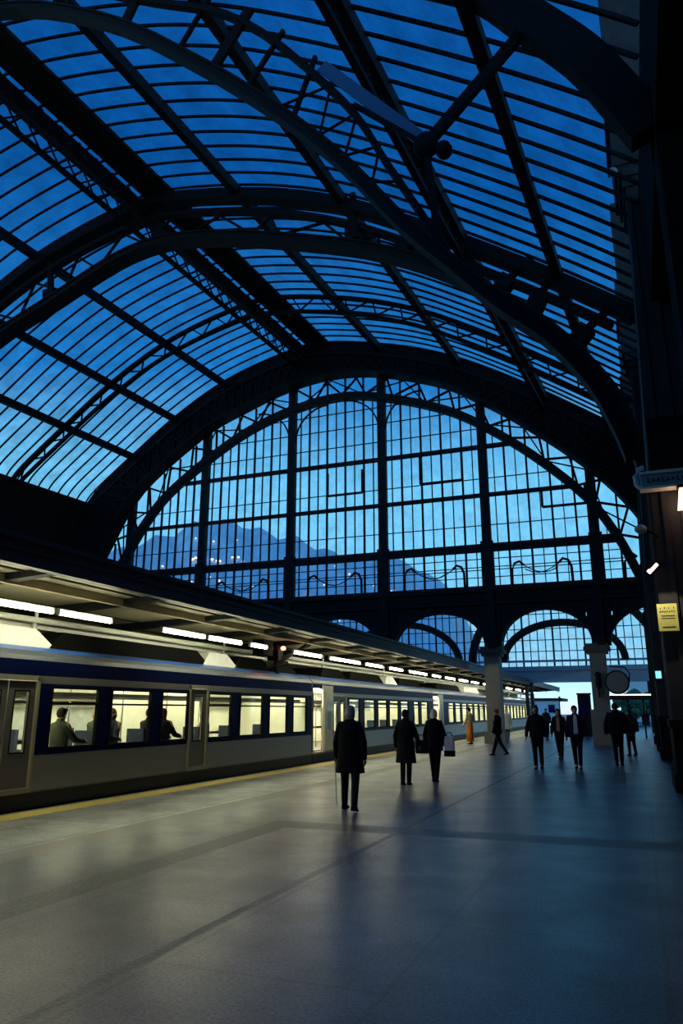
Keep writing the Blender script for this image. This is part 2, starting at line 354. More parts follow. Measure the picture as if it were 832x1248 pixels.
# arches ---------------------------------------------------------------
def resample(P, step):
    out = [P[0]]; acc = 0
    for a, b in zip(P, P[1:]):
        L = math.hypot(b[0] - a[0], b[1] - a[1]); t = step - acc
        while t < L: out.append((a[0] + (b[0] - a[0]) * t / L, a[1] + (b[1] - a[1]) * t / L)); t += step
        acc = L - (t - step)
    out.append(P[-1]); return out
def nearest(P, x, z=None): return min(P, key=lambda p: (p[0] - x[0]) ** 2 + (p[1] - x[1]) ** 2)
def at_x(P, x):
    for a, b in zip(P, P[1:]):
        if min(a[0], b[0]) <= x <= max(a[0], b[0]) and a[0] != b[0]: t = (x - a[0]) / (b[0] - a[0]); return (x, a[1] + t * (b[1] - a[1]))
    return P[0] if x < P[0][0] else P[-1]
def zigzag(mb, up, lo, Y, step, wd, dp, cross=False, x0=-99, x1=99):
    U = [p for p in resample(up, step)]
    for i in range(len(U) - 1):
        if not (x0 <= U[i][0] <= x1): continue
        a = U[i]; b = U[i + 1]; la = nearest(lo, a); lb = nearest(lo, b)
        if i % 2 == 0 or cross: mb.beam((a[0], Y, a[1]), (lb[0], Y, lb[1]), wd, dp)
        if i % 2 == 1 or cross: mb.beam((la[0], Y, la[1]), (b[0], Y, b[1]), wd, dp)
def posts(mb, up, lo, Y, xs, wd, dp):
    for x in xs:
        a = at_x(up, x); b = nearest(lo, a); mb.beam((a[0], Y, a[1] - .1), (b[0], Y, b[1]), wd, dp)
        mb.beam((b[0], Y, b[1] + .05), (b[0] * .75 + a[0] * .25, Y, b[1] * .75 + a[1] * .25 + .02), wd * 1.8, dp * 2.6)

# B : Y = 23
Y = 23.0
upB = [(x, z - .25) for x, z in prof_at(Y)]
loB = catmull([(-34.4, 9.4), (-32.6, 13.0), (-29.2, 16.5), (-26.0, 18.45), (-23.19, 19.55), (-18.87, 21.1), (-15.13, 20.95), (-9.53, 19.22), (-6.27, 17.76), (-3.65, 15.97), (-1.33, 13.76), (.24, 11.44), (.79, 9.72), (1.1, 8.2)], 5)
rB = empty('roof_arch', (XC(Y), Y, zs(0)))
b = MB(); b.sweep(upB, Y - .3, Y + .3, .45); b.build('upper_chord', M['iron'], rB)
midB = [(x, z - .62) for x, z in upB]
b = MB(); b.sweep([p for p in midB if p[0] < 0.6], Y - .16, Y + .16, .22, 0, .25); b.build('middle_chord', M['iron'], rB)
b = MB(); b.sweep(loB, Y - .28, Y + .28, .22, 0, .10); b.sweep(loB, Y - .38, Y + .38, .10, 0, 0.32); b.sweep(loB, Y - .34, Y + .34, .08, 0, 0.02); b.build('lower_chord', M['iron_grey'], rB)
b = MB(); zigzag(b, [(x, z - .55) for x, z in midB if x < -6.8], loB, Y, 1.25, .10, .09); b.build('lattice', M['iron'], rB)
posts(MB(), upB, loB, Y, [], .1, .1)
b = MB()
for p, q in (((-5.84, 18.9), (-6.67, 18.0)), ((-2.0, 16.6), (-3.1, 15.7)), ((-1.3, 15.9), (-2.1, 14.6)), ((.4, 14.2), (-.75, 13.3)), ((-8.5, 21), (-8.5, 19)), ((-23.4, 21.6), (-23.1, 19.4)), ((-17.6, 23), (-17.4, 21)), ((-28.3, 18.6), (-27.6, 17.4))):
    b = MB(); b.beam((p[0], Y, p[1]), (q[0], Y, q[1]), .22, .2); b.beam((q[0], Y, q[1] - .1), (q[0] + (p[0] - q[0]) * .3, Y, q[1] + (p[1] - q[1]) * .3), .45, .55); b.build('strut', M['iron'], rB)
tag(rB, 'large trussed iron roof arch mid-hall, sky showing through its zigzag lattice', 'roof arch', 'trussed roof arches'); world_parts(rB)

# A : Y = 12, nearest
Y = 12.0
upA = [(x, z - .2) for x, z in prof_at(Y)]
loA = catmull([(-37.0, 7), (-35, 13), (-31, 18.0), (-26, 20.8), (-21, 21.9), (-15.2, 21.1), (-11.3, 19.12), (-8.39, 16.68), (-6.16, 14.48), (-4.61, 12.7), (-3.25, 10.75), (-2.44, 9.77), (-1.5, 8.65), (-.75, 7.9), (-.1, 6.95), (.25, 6.1), (.42, 5.5)], 5)
miA = catmull([(-20, 22.6), (-14, 21.3), (-9.74, 19.0), (-7.09, 17.26), (-4.61, 14.14), (-3.59, 12.14), (-2.51, 9.96)], 5)
rA = empty('roof_arch', (XC(Y), Y, zs(0)))
upA = [p for p in upA if p[0] < -4.4] + catmull([(-4.0, 17.55), (-2.8, 16.75), (-1.61, 15.55), (-.84, 14.5), (0, 13.35), (.54, 12.3), (1.0, 11.3)], 4)
b = MB(); b.sweep(upA, Y - .2, Y + .2, .72, 0, -.5); b.build('upper_chord', M['iron'], rA)
b = MB(); b.sweep(loA, Y - .14, Y + .14, .16, 0, .06); b.sweep(loA, Y - .2, Y + .2, .07, 0, .2); b.sweep(loA, Y - .18, Y + .18, .06, 0, 0.0); b.build('lower_chord', M['iron_grey'], rA)
b = MB(); b.sweep(miA, Y - .09, Y + .09, .14); b.build('middle_chord', M['iron'], rA)
N = (-2.9, 12.4)
for p, q, wq, dq in (((-.7, 14.6), N, .16, .20), (N, (-2.72, 10.2), .12, .13), (N, (-4.4, 13.9), .10, .09)):
    b = MB(); b.beam((p[0], Y, p[1]), (q[0], Y, q[1]), wq, dq); b.build('strut', M['iron'], rA)
b = MB(); b.sphere((N[0], Y, N[1]), (.26, .2, .30)); b.sphere((N[0] + .36, Y, N[1] - .22), (.17, .2, .17)); b.build('gusset', M['iron'], rA)
b = MB(); b.beam((-5.15, Y, 15.2), (-3.0, Y, 12.6), .04, .28); b.build('plate', M['blueplate'], rA)
b = MB()
for x, wdt in ((-10.2, .26), (-8.1, .08), (-7.0, .26), (-6.1, .08), (-5.3, .08), (-12.5, .1), (-14.5, .2)):
    b = MB(); p = at_x(miA, x); q = nearest(loA, (p[0] - .1, p[1] - .4)); b.beam((p[0], Y, p[1] + .4), (q[0], Y, q[1]), .1, wdt); b.build('post', M['iron'], rA)
b = MB(); zigzag(b, miA, loA, Y, .55, .045, .04, False, -5.4, -3.6); b.build('lattice', M['iron'], rA)
tag(rA, 'nearest and biggest iron roof arch, curving across the top of the hall above the camera', 'roof arch', 'trussed roof arches'); world_parts(rA)

# C : Y = 32, slender
Y = 32.0
upC = [(x, z - .2) for x, z in prof_at(Y)]; loC = [(x, z - 1.1) for x, z in prof_at(Y, -16.9)]
rC = empty('roof_arch', (XC(Y), Y, zs(0)))
b = MB(); b.sweep(upC, Y - .1, Y + .1, .2); b.build('upper_chord', M['iron'], rC)
b = MB(); b.sweep(loC, Y - .1, Y + .1, .16); b.build('lower_chord', M['iron'], rC)
b = MB(); zigzag(b, upC, loC, Y, .8, .07, .07); b.build('lattice', M['iron'], rC)
tag(rC, 'slender lattice roof arch between the big middle arch and the end window', 'roof arch', 'trussed roof arches'); world_parts(rC)

# ------------------------------------------------------------------ end frame and end window
OUT = [(x, z) for x, z in prof_at(YE)]
MID = catmull([(-33.5, 5), (-32.6, 9.5), (-31.4, 12.0), (-29.2, 15.5), (-24.7, 18.8), (-21.6, 20.1), (-18.7, 21.0), (-15.9, 21.35), (-12.8, 21.0), (-9.0, 19.7), (-6.9, 18.4), (-4.5, 16.6), (-1.4, 13.8), (.4, 11.6), (1.3, 9.8), (1.9, 7.6)], 5)
INN = catmull([(-32.2, 7.6), (-31.4, 9.7), (-30.45, 11.4), (-29.25, 13.3), (-27.5, 15.3), (-24.5, 17.4), (-21.5, 19.0), (-18.2, 20.0), (-15.2, 20.3), (-12.6, 19.85), (-9.3, 18.7), (-6.9, 17.35), (-4.1, 15.15), (-1.5, 12.5), (-.1, 10.2), (.75, 8.1), (1.0, 7.6)], 5)
ef = MB()
def band(mb, A, B, Y0, Y1, n=60):
    ra = resample(A, sum(math.dist(a, b) for a, b in zip(A, A[1:])) / n)[:n]; rb = resample(B, sum(math.dist(a, b) for a, b in zip(B, B[1:])) / n)[:n]
    rings = [[(a[0], Y0, a[1]), (a[0], Y1, a[1]), (b[0], Y1, b[1]), (b[0], Y0, b[1])] for a, b in zip(ra, rb)]
    mb.loft(rings)
OUT2 = [(XC(YE) - 18.6, 5), (XC(YE) - 18.5, 9), (XC(YE) - 18.2, 12.3)] + OUT + [(2.0, 14), (2.3, 9)]
band(ef, OUT2, MID, 38.1, 38.9)
fr = empty('roof_arch', (XC(YE), 38.5, 23))
ef.build('arch_ring', M['iron'], fr)
b = MB(); b.sweep(MID, 37.9, 38.9, .15, 0, -.1); b.sweep([(x, z - .75) for x, z in OUT], 37.95, 38.1, .16); b.build('ring_flange', M['iron_grey'], fr)
b = MB(); zigzag(b, [(x, z - .9) for x, z in OUT], MID, 38.02, .7, .08, .08, True); b.build('ring_lattice', M['iron_grey'], fr)
tag(fr, 'thick dark end arch ring framing the great fan window', 'roof arch', 'trussed roof arches'); world_parts(fr)

win = MB(); pn = MB()
MX = [-30.1, -24.6, -18.5, -12.68, -6.83, -1.3]
win.sweep(INN, 38.75, 39.25, .42, 0, -.05)
zz = MB(); zigzag(zz, MID, INN, 39.0, 1.0, .09, .12, False); zigzag(zz, INN, MID, 39.0, 2.0, .06, .07, False)
def topz(P, x):
    c = [p for p in P if abs(p[0] - x) < .9]
    return at_x(P, x)[1]
MIDs = [(x, z) for x, z in MID]
HR = [10.15, 13.05, 15.85]                           # transoms
for x in MX:
    zt = topz(OUT, max(min(x, .6), -31)) - .3
    if zt > 8: win.box((x - .24, 38.85, 7.4), (x + .24, 39.2, zt)); win.box((x - .33, 38.8, 7.4), (x + .33, 39.1, 10.4))
edges = [-32.0] + MX + [1.2]
for a, c in zip(edges, edges[1:]):
    wbay = 5.85; x0 = a if a > -31 else -30.1 - wbay; n = 5
    for k in range(10):
        x = x0 + wbay * k / 10
        if x < a + .1 or x > c - .1: continue
        big = k % 2 == 0
        zt = topz(MIDs if big else INN, x)
        if k == 0: continue
        tw = .05 if big else .022
        win.box((x - tw, 38.96, 7.9), (x + tw, 39.08, zt))
def span(z, P):
    xs = [p[0] for p in P if p[1] > z]
    return (min(xs), max(xs)) if xs else None
for z, t in ((10.05, .22), (13.0, .10), (15.8, .11)):
    sp = span(z, INN); win.box((sp[0], 38.9, z - t), (sp[1], 39.14, z + t))
for z in (8.45, 8.85, 9.0, 9.45, 11.3, 13.95, 16.9, 18.05, 19.1):
    sp = span(z, INN); t = .018
    win.box((sp[0], 38.97, z - t), (sp[1], 39.06, z + t))
# opened lights: heavier small casements
for x0, x1, z0, z1 in ((-10.4, -8.0, 14.0, 15.8), (-16.1, -13.9, 13.9, 15.3), (-3.8, -1.6, 12.0, 13.0)):
    for p, q in (((x0, z0), (x1, z0)), ((x1, z0), (x1, z1)), ((x0, z0), (x0, z1))): win.beam((p[0], 38.95, p[1]), (q[0], 38.95, q[1]), .12, .12)
# small spandrel arcs beside the central mullions and the scrolled ironwork in the lowest row
for cx, s in ((-18.5, 1), (-12.68, -1), (-12.68, 1), (-18.5, -1)):
    win.sweep([(cx + s * (.2 + 2.2 * (1 - math.cos(t * PI / 16))), 17.6 + 2.2 * math.sin(t * PI / 16)) for t in range(9)], 38.92, 39.0, .09)
scr = MB()
for a, c in zip(MX, MX[1:] + [4.5]):
    for s, cx in ((1, a + 1.25), (-1, c - 1.25)):
        pts = [(cx - s * (.0 + .28 * k / 10), 39.0 - .22, 7.9 + 1.0 * k / 10) for k in range(0)]
        pts = [(cx, 38.78, 7.9), (cx + s * .02, 38.78, 8.7), (cx + s * .16, 38.78, 9.05), (cx + s * .42, 38.78, 9.15), (cx + s * .62, 38.78, 8.95)]
        if cx < .6: scr.tube(pts, .07, 6)
        pts = [(cx + s * (.6 + .35 * k), 38.8, 8.95 - .45 * math.sin(PI * k / 6)) for k in range(6)]
        if cx < -1 and cx > -31: scr.tube(pts, .03, 5)
wf = win.build('window_1', M['iron_end']); tag(wf, kind='structure')
zz.build('arch_lattice', M['iron'], wf); scr.build('scroll_ironwork', M['iron'], wf)
# pane sheet follows the ring
P2 = [(x, z) for x, z in MID]
vs = [(x, 39.02, z + .3) for x, z in P2] + [(min(max(x, -32.5), 1.9), 39.02, 7.4) for x, z in P2]; n = len(P2)
pn.add(vs, [(i, i + 1, n + i + 1, n + i) for i in range(n - 1)]); pn.build('panes', M['pane'], wf)

# main beam + arcade
ar = MB(); ar.box((-34, 38.6, 7.15), (2.6, 39.5, 7.75)); ar.box((-34, 38.35, 7.6), (2.6, 39.5, 7.9)); ar.box((-34, 38.45, 6.95), (2.6, 39.5, 7.1))
PXs = [-35.7, -30.0, -24.2, -18.35, -12.5, -6.72, -1.45, 4.3]
for a, c in zip(PXs, PXs[1:]):
    m = (a + c) / 2; hw = (c - a) / 2 - .42; n = 20
    arc = [(m - hw * math.cos(PI * k / n), 4.75 + 1.85 * math.sin(PI * k / n)) for k in range(n + 1)]
    for Y0, Y1, off in ((38.7, 39.2, 0),):
        vs = []; fs = []
        # spandrel with a pair of round piercings left open as quads
        for k in range(n):
            (xa, za), (xb, zb) = arc[k], arc[k + 1]
            for z0a, z0b, z1 in ((za, zb, 7.2),):
                ar.add([(xa, Y0, z0a), (xb, Y0, z0b), (xb, Y0, z1), (xa, Y0, z1), (xa, Y1, z0a), (xb, Y1, z0b), (xb, Y1, z1), (xa, Y1, z1)],
                       [(0, 1, 2, 3), (4, 5, 6, 7), (0, 1, 5, 4), (1, 2, 6, 5), (3, 0, 4, 7)]) if abs((k + .5) - n / 2) < 7.2 else None
    # jamb parts of the spandrel beside the pillar with piercings
    for s, xe in ((-1, a), (1, c)):
        ks = range(0, 3) if s < 0 else range(n - 3, n)
        for k in ks:
            (xa, za), (xb, zb) = arc[k], arc[k + 1]
            for lo, hi in ((None, 6.15), (6.42, 7.2)):
                l0 = za if lo is None else lo; l1 = zb if lo is None else lo
                ar.add([(xa, 38.7, l0), (xb, 38.7, l1), (xb, 38.7, hi), (xa, 38.7, hi), (xa, 39.2, l0), (xb, 39.2, l1), (xb, 39.2, hi), (xa, 39.2, hi)],
                       [(0, 1, 2, 3), (4, 5, 6, 7), (0, 1, 5, 4), (1, 2, 6, 5), (3, 0, 4, 7), (2, 3, 7, 6)])
            ar.box((xb - .06 if s < 0 else xa - .06, 38.75, 6.1), (xb + .03 if s < 0 else xa + .03, 39.15, 6.5))
    ar.sweep(arc, 38.55, 39.3, .22, 0, -.22)
for x in PXs[:-1]: ar.box((x - .45, 38.6, 4.7), (x + .45, 39.3, 7.2)); ar.box((x - .2, 38.4, 4.7), (x + .2, 38.6, 7.6))
we = ar.build('wall_end', M['iron_end']); tag(we, kind='structure')
def pillar(x, Yp, label):
    r = empty('stone_pillar', (x, Yp, 0))
    b = MB(); b.box((x - .38, Yp - .40, .0), (x + .38, Yp + .40, 4.35)); b.build('shaft', M['pillar'], r)
    b = MB(); b.box((x - .52, Yp - .52, 0), (x + .52, Yp + .52, .55 if x < -3 else 1.65)); b.build('plinth', M['pillar'] if x > -3 else M['pillar'], r)
    b = MB(); b.box((x - .50, Yp - .50, 4.3), (x + .50, Yp + .50, 4.45)); b.box((x - .62, Yp - .6, 4.45), (x + .62, Yp + .6, 4.62)); b.box((x - .54, Yp - .52, 4.62), (x + .54, Yp + .52, 4.78)); b.build('capital', M['capstone'], r)
    tag(r, label, 'pillar', 'stone pillars under the end wall'); world_parts(r)
pillar(-6.85, 39.0, 'square granite pillar beside the train, behind the person striding in a dark coat')
pillar(-1.70, 39.0, 'square granite pillar on a tall plinth with the round clock beside it')
pillar(-12.9, 39.0, 'square granite pillar on the far platform behind the train')

# far hall screen
s2 = MB(); Y2 = 62.0
s2.box((-30, Y2 - .3, 4.0), (6, Y2 + .3, 4.7)); s2.box((-30, Y2 - .45, 4.65), (6, Y2 + .3, 5.0)); s2.box((-30, Y2 - .4, 3.75), (6, Y2 + .3, 4.0)); s2.box((-30, Y2 - .3, 5.35), (6, Y2 + .1, 5.5))
ac = [(-5.3 - 4.9 * math.cos(PI * k / 24), 5.4 + 3.3 * math.sin(PI * k / 24)) for k in range(25)]
fr2 = s2.build('wall_far', M['paleframe']); tag(fr2, kind='structure')
s3 = MB(); s3.sweep(ac, Y2 - .5, Y2 - .1, .55)
ac2 = [(-5.3 - 7.5 * math.cos(PI * k / 24), 5.2 + 6.4 * math.sin(PI * k / 24)) for k in range(25)]; s3.sweep(ac2, Y2 - .6, Y2 - .1, .6)
for cx in (-18.5, 6.5):
    s3.sweep([(cx - 5.2 * math.cos(PI * k / 24), 5.4 + 3.6 * math.sin(PI * k / 24)) for k in range(25)], Y2 - .5, Y2 - .1, .55)
s3.build('far_arches', M['iron'], fr2)
s4 = MB(); s4.box((-30, Y2 - .1, 9.6), (7, Y2 + .15, 9.9))
for k in range(64):
    x = -30 + .6 * k; s4.box((x - (.07 if k % 4 == 0 else .035), Y2, 5.0), (x + (.07 if k % 4 == 0 else .035), Y2 + .08, 9.6))
for z in (6.2, 7.1, 8.0, 9.2): s4.box((-30, Y2, z - .03), (7, Y2 + .08, z + .03))
s4.build('glazing_grid', M['iron'], fr2)
s5 = MB(); s5.add([(-30, Y2 + .05, 5), (7, Y2 + .05, 5), (7, Y2 + .05, 9.6), (-30, Y2 + .05, 9.6)], [(0, 1, 2, 3)]); s5.build('panes', M['pane'], fr2)
s6 = MB()
for x in (-8.3, -7.9, -2.2, .8): s6.box((x - .12, Y2 - .2, 0), (x + .12, Y2 + .2, 4))
s6.build('far_posts', M['iron_grey'], fr2)
# ------------------------------------------------------------------ right-hand colonnade
def column(Yc, label, big=False):
    x0 = .62 if big else .60; wX = 1.5; hY = .85 if big else .6
    r = empty('iron_column', (x0 + wX / 2, Yc, 0))
    b = MB(); b.box((x0 - .10, Yc - hY - .12, 0), (x0 + wX + .1, Yc + hY + .12, .35)); b.box((x0 - .04, Yc - hY - .06, .35), (x0 + wX, Yc + hY + .06, 1.25)); b.box((x0 - .08, Yc - hY - .1, 1.25), (x0 + wX, Yc + hY + .1, 1.42)); b.build('plinth', M['wallstone'], r)
    b = MB(); 
    b.loft([[(x0 + .02 + d, Yc - hY + .03, z), (x0 + wX, Yc - hY + .03, z), (x0 + wX, Yc + hY - .03, z), (x0 + .02 + d, Yc + hY - .03, z)] for z, d in ((1.42, 0), (6.5, .03), (12.2, .22), (14.3, .28))])
    for k in range(3): yk = Yc - hY + .12 + k * (2 * hY - .24) / 2; b.box((x0 - .02, yk - .07, 1.42), (x0 + .08, yk + .07, 6.5))
    for xk in (x0 + .25, x0 + .62): b.box((xk, Yc - hY - .03, 1.42), (xk + .1, Yc - hY + .05, 13.9))
    b.build('shaft', M['colstone'], r)
    b = MB(); z = 14.0
    for dz, e in ((0, .02), (.25, -.04), (.5, -.12), (.8, -.2), (1.9, -.2), (2.15, -.3)):
        b.box((x0 + .25 + e, Yc - hY + e, z + dz), (x0 + wX, Yc + hY - e, z + dz + (.3 if dz != .8 else 1.12)))
    b.box((x0 + .18, Yc - hY - .05, 16.4), (x0 + wX, Yc + hY + .05, 21.5))
    b.build('capital', M['colstone'], r)
    tag(r, label, 'column', 'columns along the right-hand wall'); world_parts(r)
column(18.1, 'nearest massive iron column at the right edge carrying the yellow notice and the lamp box', True)
column(28.6, 'second iron column along the right wall, just past the big one at the frame edge')
column(34.6, 'third iron column along the right wall, behind the second')
column(41.6, 'farthest iron column of the right-hand row, beside the bright exit opening')

# things on the right-hand column ------------------------------------
r = empty('sign_box', (.5, 17.0, 6.3))
b = MB(); b.box((.50, 16.95, 6.34), (2.0, 17.2, 6.66)); b.build('case', M['signgrey'], r)
b = MB(); b.box((.46, 16.9, 6.30), (2.0, 17.22, 6.35)); b.box((.46, 16.9, 6.64), (2.0, 17.22, 6.70)); b.build('rim', M['whitepaint'], r)
b = MB(); b.tube([(.50, 17.05, 6.35), (.40, 17.05, 6.45), (.38, 17.05, 6.65), (.45, 17.05, 6.80), (.58, 17.05, 6.84)], .055, 8); b.sphere((.98, 17.1, 6.78), (.13, .1, .10)); b.build('bracket', M['whitepaint'], r)
b = MB()
for k in range(9):
    xx = .62 + k * .1; b.box((xx, 16.935, 6.44 + .02 * (k % 2)), (xx + .03, 16.95, 6.54 + .03 * ((k * 7) % 3 == 0))); b.box((xx, 16.935, 6.44 + .03 * (k % 3)), (xx + .07, 16.95, 6.46 + .03 * (k % 3)))
b.build('lettering', M['signmark'], r)
tag(r, 'grey illuminated sign box projecting from the nearest right-hand column', 'sign'); world_parts(r)
r = empty('wall_lamp', (1.2, 16.9, 5.8))
b = MB(); b.loft([[(1.17, 16.8, 5.80), (1.75, 16.8, 5.80), (1.75, 17.1, 5.80), (1.17, 17.1, 5.80)], [(1.24, 16.85, 6.26), (1.75, 16.85, 6.26), (1.75, 17.1, 6.26), (1.24, 17.1, 6.26)]]); b.build('lamp_glass', M['warmlamp'], r)
b = MB(); b.box((1.2, 16.83, 6.24), (1.8, 17.12, 6.32)); b.build('lamp_cap', M['iron'], r)
tag(r, 'glowing warm lantern hanging under the grey sign box at the right edge', 'lamp'); world_parts(r)
r = empty('yellow_notice', (.7, 16.95, 3.2))
b = MB(); b.box((.53, 17.0, 3.21), (.92, 17.04, 3.78)); b.build('board', M['signyellow'], r)
b = MB()
for k in range(4): b.box((.59 + k * .08 + (.02 if k == 3 else 0), 16.993, 3.67), (.605 + k * .08 + (.02 if k == 3 else 0), 17.0, 3.70 + .01 * (k % 2)))
for k in range(7): b.box((.58 + k * .045, 16.993, 3.60 + .008 * (k % 2)), (.60 + k * .045, 17.0, 3.63 + .008 * (k % 2)))
b.box((.60, 16.993, 3.52), (.86, 17.0, 3.535))
b.box((.60, 16.993, 3.47), (.86, 17.0, 3.48))
b.box((.60, 16.993, 3.28), (.86, 17.0, 3.30))
b.build('lettering', M['signmark'], r)
tag(r, 'yellow notice board with small dark lettering on the nearest right-hand column', 'sign'); world_parts(r)
r = empty('spotlight', (.6, 16.9, 4.5))
b = MB(); b.tube([(.44, 16.85, 4.44), (.62, 16.85, 4.62)], .045, 8); b.build('spot_lens', M['warmlamp'], r)
b = MB(); b.tube([(.6, 16.85, 4.64), (.78, 17.3, 4.7)], .03, 6); b.tube([(.47, 16.87, 4.50), (.66, 16.87, 4.69)], .06, 8); b.build('housing', M['iron'], r)
ld = bpy.data.lights.new('spot_beam', 'SPOT'); ld.energy = 55; ld.color = (1, .85, .6); ld.spot_size = math.radians(70); ld.shadow_soft_size = .05
lo_ = bpy.data.objects.new('spot_beam', ld); C.objects.link(lo_); lo_.location = (.50, 16.45, 4.45); lo_.rotation_euler = (Vector((.72, 17.0, 3.45)) - Vector((.50, 16.45, 4.45))).to_track_quat('-Z', 'Y').to_euler(); lo_.parent = r
tag(r, 'small lit spotlight tilted off the column above the yellow notice', 'lamp'); world_parts(r)
def camlamp(x, z, label):
    r = empty('floodlight', (x, 17, z)); b = MB(); b.sphere((x, 16.95, z), (.13, .14, .10)); b.build('housing', M['signgrey'], r)
    b = MB(); b.tube([(x + .1, 16.95, z), (x + .35, 17.3, z - .12)], .03, 6); b.build('arm', M['iron'], r); tag(r, label, 'lamp'); world_parts(r)
camlamp(.38, 5.42, 'pale unlit floodlight on a short arm just below the grey sign box')
camlamp(.62, 14.55, 'pale unlit floodlight high beside the capital of the big column')
# round clock and thin cable
r = empty('round_clock', (-.75, 38.4, 2.9))
b = MB(); b.loft([[(-.90 + .56 * math.cos(2 * PI * k / 32) , yy, 2.9 + .56 * math.sin(2 * PI * k / 32)) for k in range(32)] for yy in (38.3, 38.5)]); b.build('clock_rim', M['iron'], r)
b = MB(); b.loft([[(-.90 + .49 * math.cos(2 * PI * k / 32), yy, 2.9 + .49 * math.sin(2 * PI * k / 32)) for k in range(32)] for yy in (38.27, 38.3)]); b.build('clock_face', M['clock'], r)
b = MB(); b.tube([(-.36, 38.42, 2.9), (-.31, 38.42, 3.3), (-.5, 38.42, 3.6), (-1.2, 38.42, 3.65)], .03, 6); b.build('bracket', M['iron'], r)
tag(r, 'round grey-faced clock mounted beside the granite pillar near the exit', 'clock'); world_parts(r)
b = MB(); b.lathe([(.05, 2.6), (.13, 2.75), (.15, 3.0), (.10, 3.15), (.16, 3.3), (.05, 3.4)], (-1.75, 38.35), 10); b.box((-1.79, 38.3, 2.2), (-1.71, 38.5, 2.6))
tag(b.build('ornamental_lantern', M['iron_grey'], smooth=False), 'dark ornamental wall lantern on the front of the plinthed granite pillar', 'lantern')
# information kiosk and exit canopy
r = empty('kiosk', (-3.35, 52, 0)); b = MB(); b.box((-3.75, 51.8, 0), (-2.95, 52.3, 2.62)); b.box((-3.8, 51.75, 2.62), (-2.9, 52.35, 2.7)); b.build('cabinet', M['iron'], r)
b = MB(); b.box((-3.6, 51.77, 1.3), (-3.2, 51.8, 2.3)); b.build('screen', M['navy'], r); tag(r, 'dark upright information kiosk in the bright opening past the end wall', 'kiosk'); world_parts(r)
r = empty('shop_awning', (-.3, 50, 0)); b = MB(); b.box((-1.9, 49.6, 2.25), (2.2, 50.6, 2.5)); b.build('roof_slab', M['iron'], r)
b = MB(); b.box((-1.9, 49.55, 2.5), (2.2, 49.6, 2.56)); b.build('light_strip', M['warmlamp'], r)
b = MB()
for x in (-1.8, .2): b = MB(); b.box((x - .05, 49.8, 0), (x + .05, 49.9, 2.25)); b.build('post', M['iron_grey'], r)
pass; tag(r, 'low dark awning with a warm light strip beyond the round clock', 'awning'); world_parts(r)
r = empty('wall_screen', (.62, 24, 2.3)); b = MB(); b.box((.58, 27.9, 2.62), (.80, 27.98, 2.94)); b.build('case', M['iron'], r)
b = MB(); b.box((.60, 27.86, 2.66), (.78, 27.9, 2.90)); b.build('display', M['cyanlamp'], r); tag(r, 'small glowing cyan screen on the second right-hand column', 'screen'); world_parts(r)
# lit sign and buildings beyond
r = empty('lit_hoarding', (-5.1, 64, 0)); b = MB(); b.box((-6.0, 64, 1.3), (-4.7, 64.2, 2.3)); b.build('panel', mat('lit_panel', (.8, .8, .8), .5, emit=(.8, .93, 1), estr=.9), r); b = MB(); b.box((-6.1, 64.05, 0), (-5.95, 64.15, 2.7)); b.build('post', M['iron'], r); b = MB(); b.box((-4.45, 64.05, 0), (-4.3, 64.15, 2.7)); b.build('post', M['iron'], r)
tag(r, 'small backlit white panel standing outside beyond the end wall', 'sign'); world_parts(r)
def building(x0, x1, Yb, h, label, m):
    r = empty('distant_building', ((x0 + x1) / 2, Yb, 0)); b = MB(); b.box((x0, Yb, 0), (x1, Yb + 12, h)); b.build('walls', m, r)
    b = MB(); b.box((x0 - .4, Yb - .4, h), (x1 + .4, Yb + 12.4, h + .5)); b.build('roof', M['iron_grey'], r)
    b = MB()
    nx = max(2, int((x1 - x0) / 3)); nzv = max(1, int(h / 3.2))
    for i in range(nx):
        for j in range(nzv):
            x = x0 + (i + .5) * (x1 - x0) / nx; z = 1.2 + j * 3; b = MB(); b.box((x - .6, Yb - .1, z), (x + .6, Yb - .02, z + 1.5)); b.build('window', M['navy'], r)
    pass; tag(r, label, 'building'); world_parts(r)
building(-24, -14, 150, 3.4, 'pale low building outside beyond the canopy tip', M['facade'])
building(-1.5, 8, 120, 6, 'pale building outside seen below the round clock', M['facade'])
def shrub(x, y, s, label):
    r = empty('tree', (x, y, 0)); b = MB(); b.tube([(x, y, 0), (x, y, s * .5)], .12 * s, 8); b.build('trunk', M['soot'], r)
    b = MB()
    for k in range(60):
        a = random.uniform(0, 6.28); rr = random.uniform(.1, .55) * s; b.sphere((x + rr * math.cos(a), y + rr * math.sin(a), s * random.uniform(.35, 1.0)), s * random.uniform(.08, .18), 6, 4)
    b.build('crown', M['leaf'], r); tag(r, label, 'tree'); world_parts(r)
shrub(-1.2, 90, 3.0, 'small bushy green tree outside below the awning'); shrub(.5, 96, 3.6, 'taller green tree outside at the right end of the exit opening')

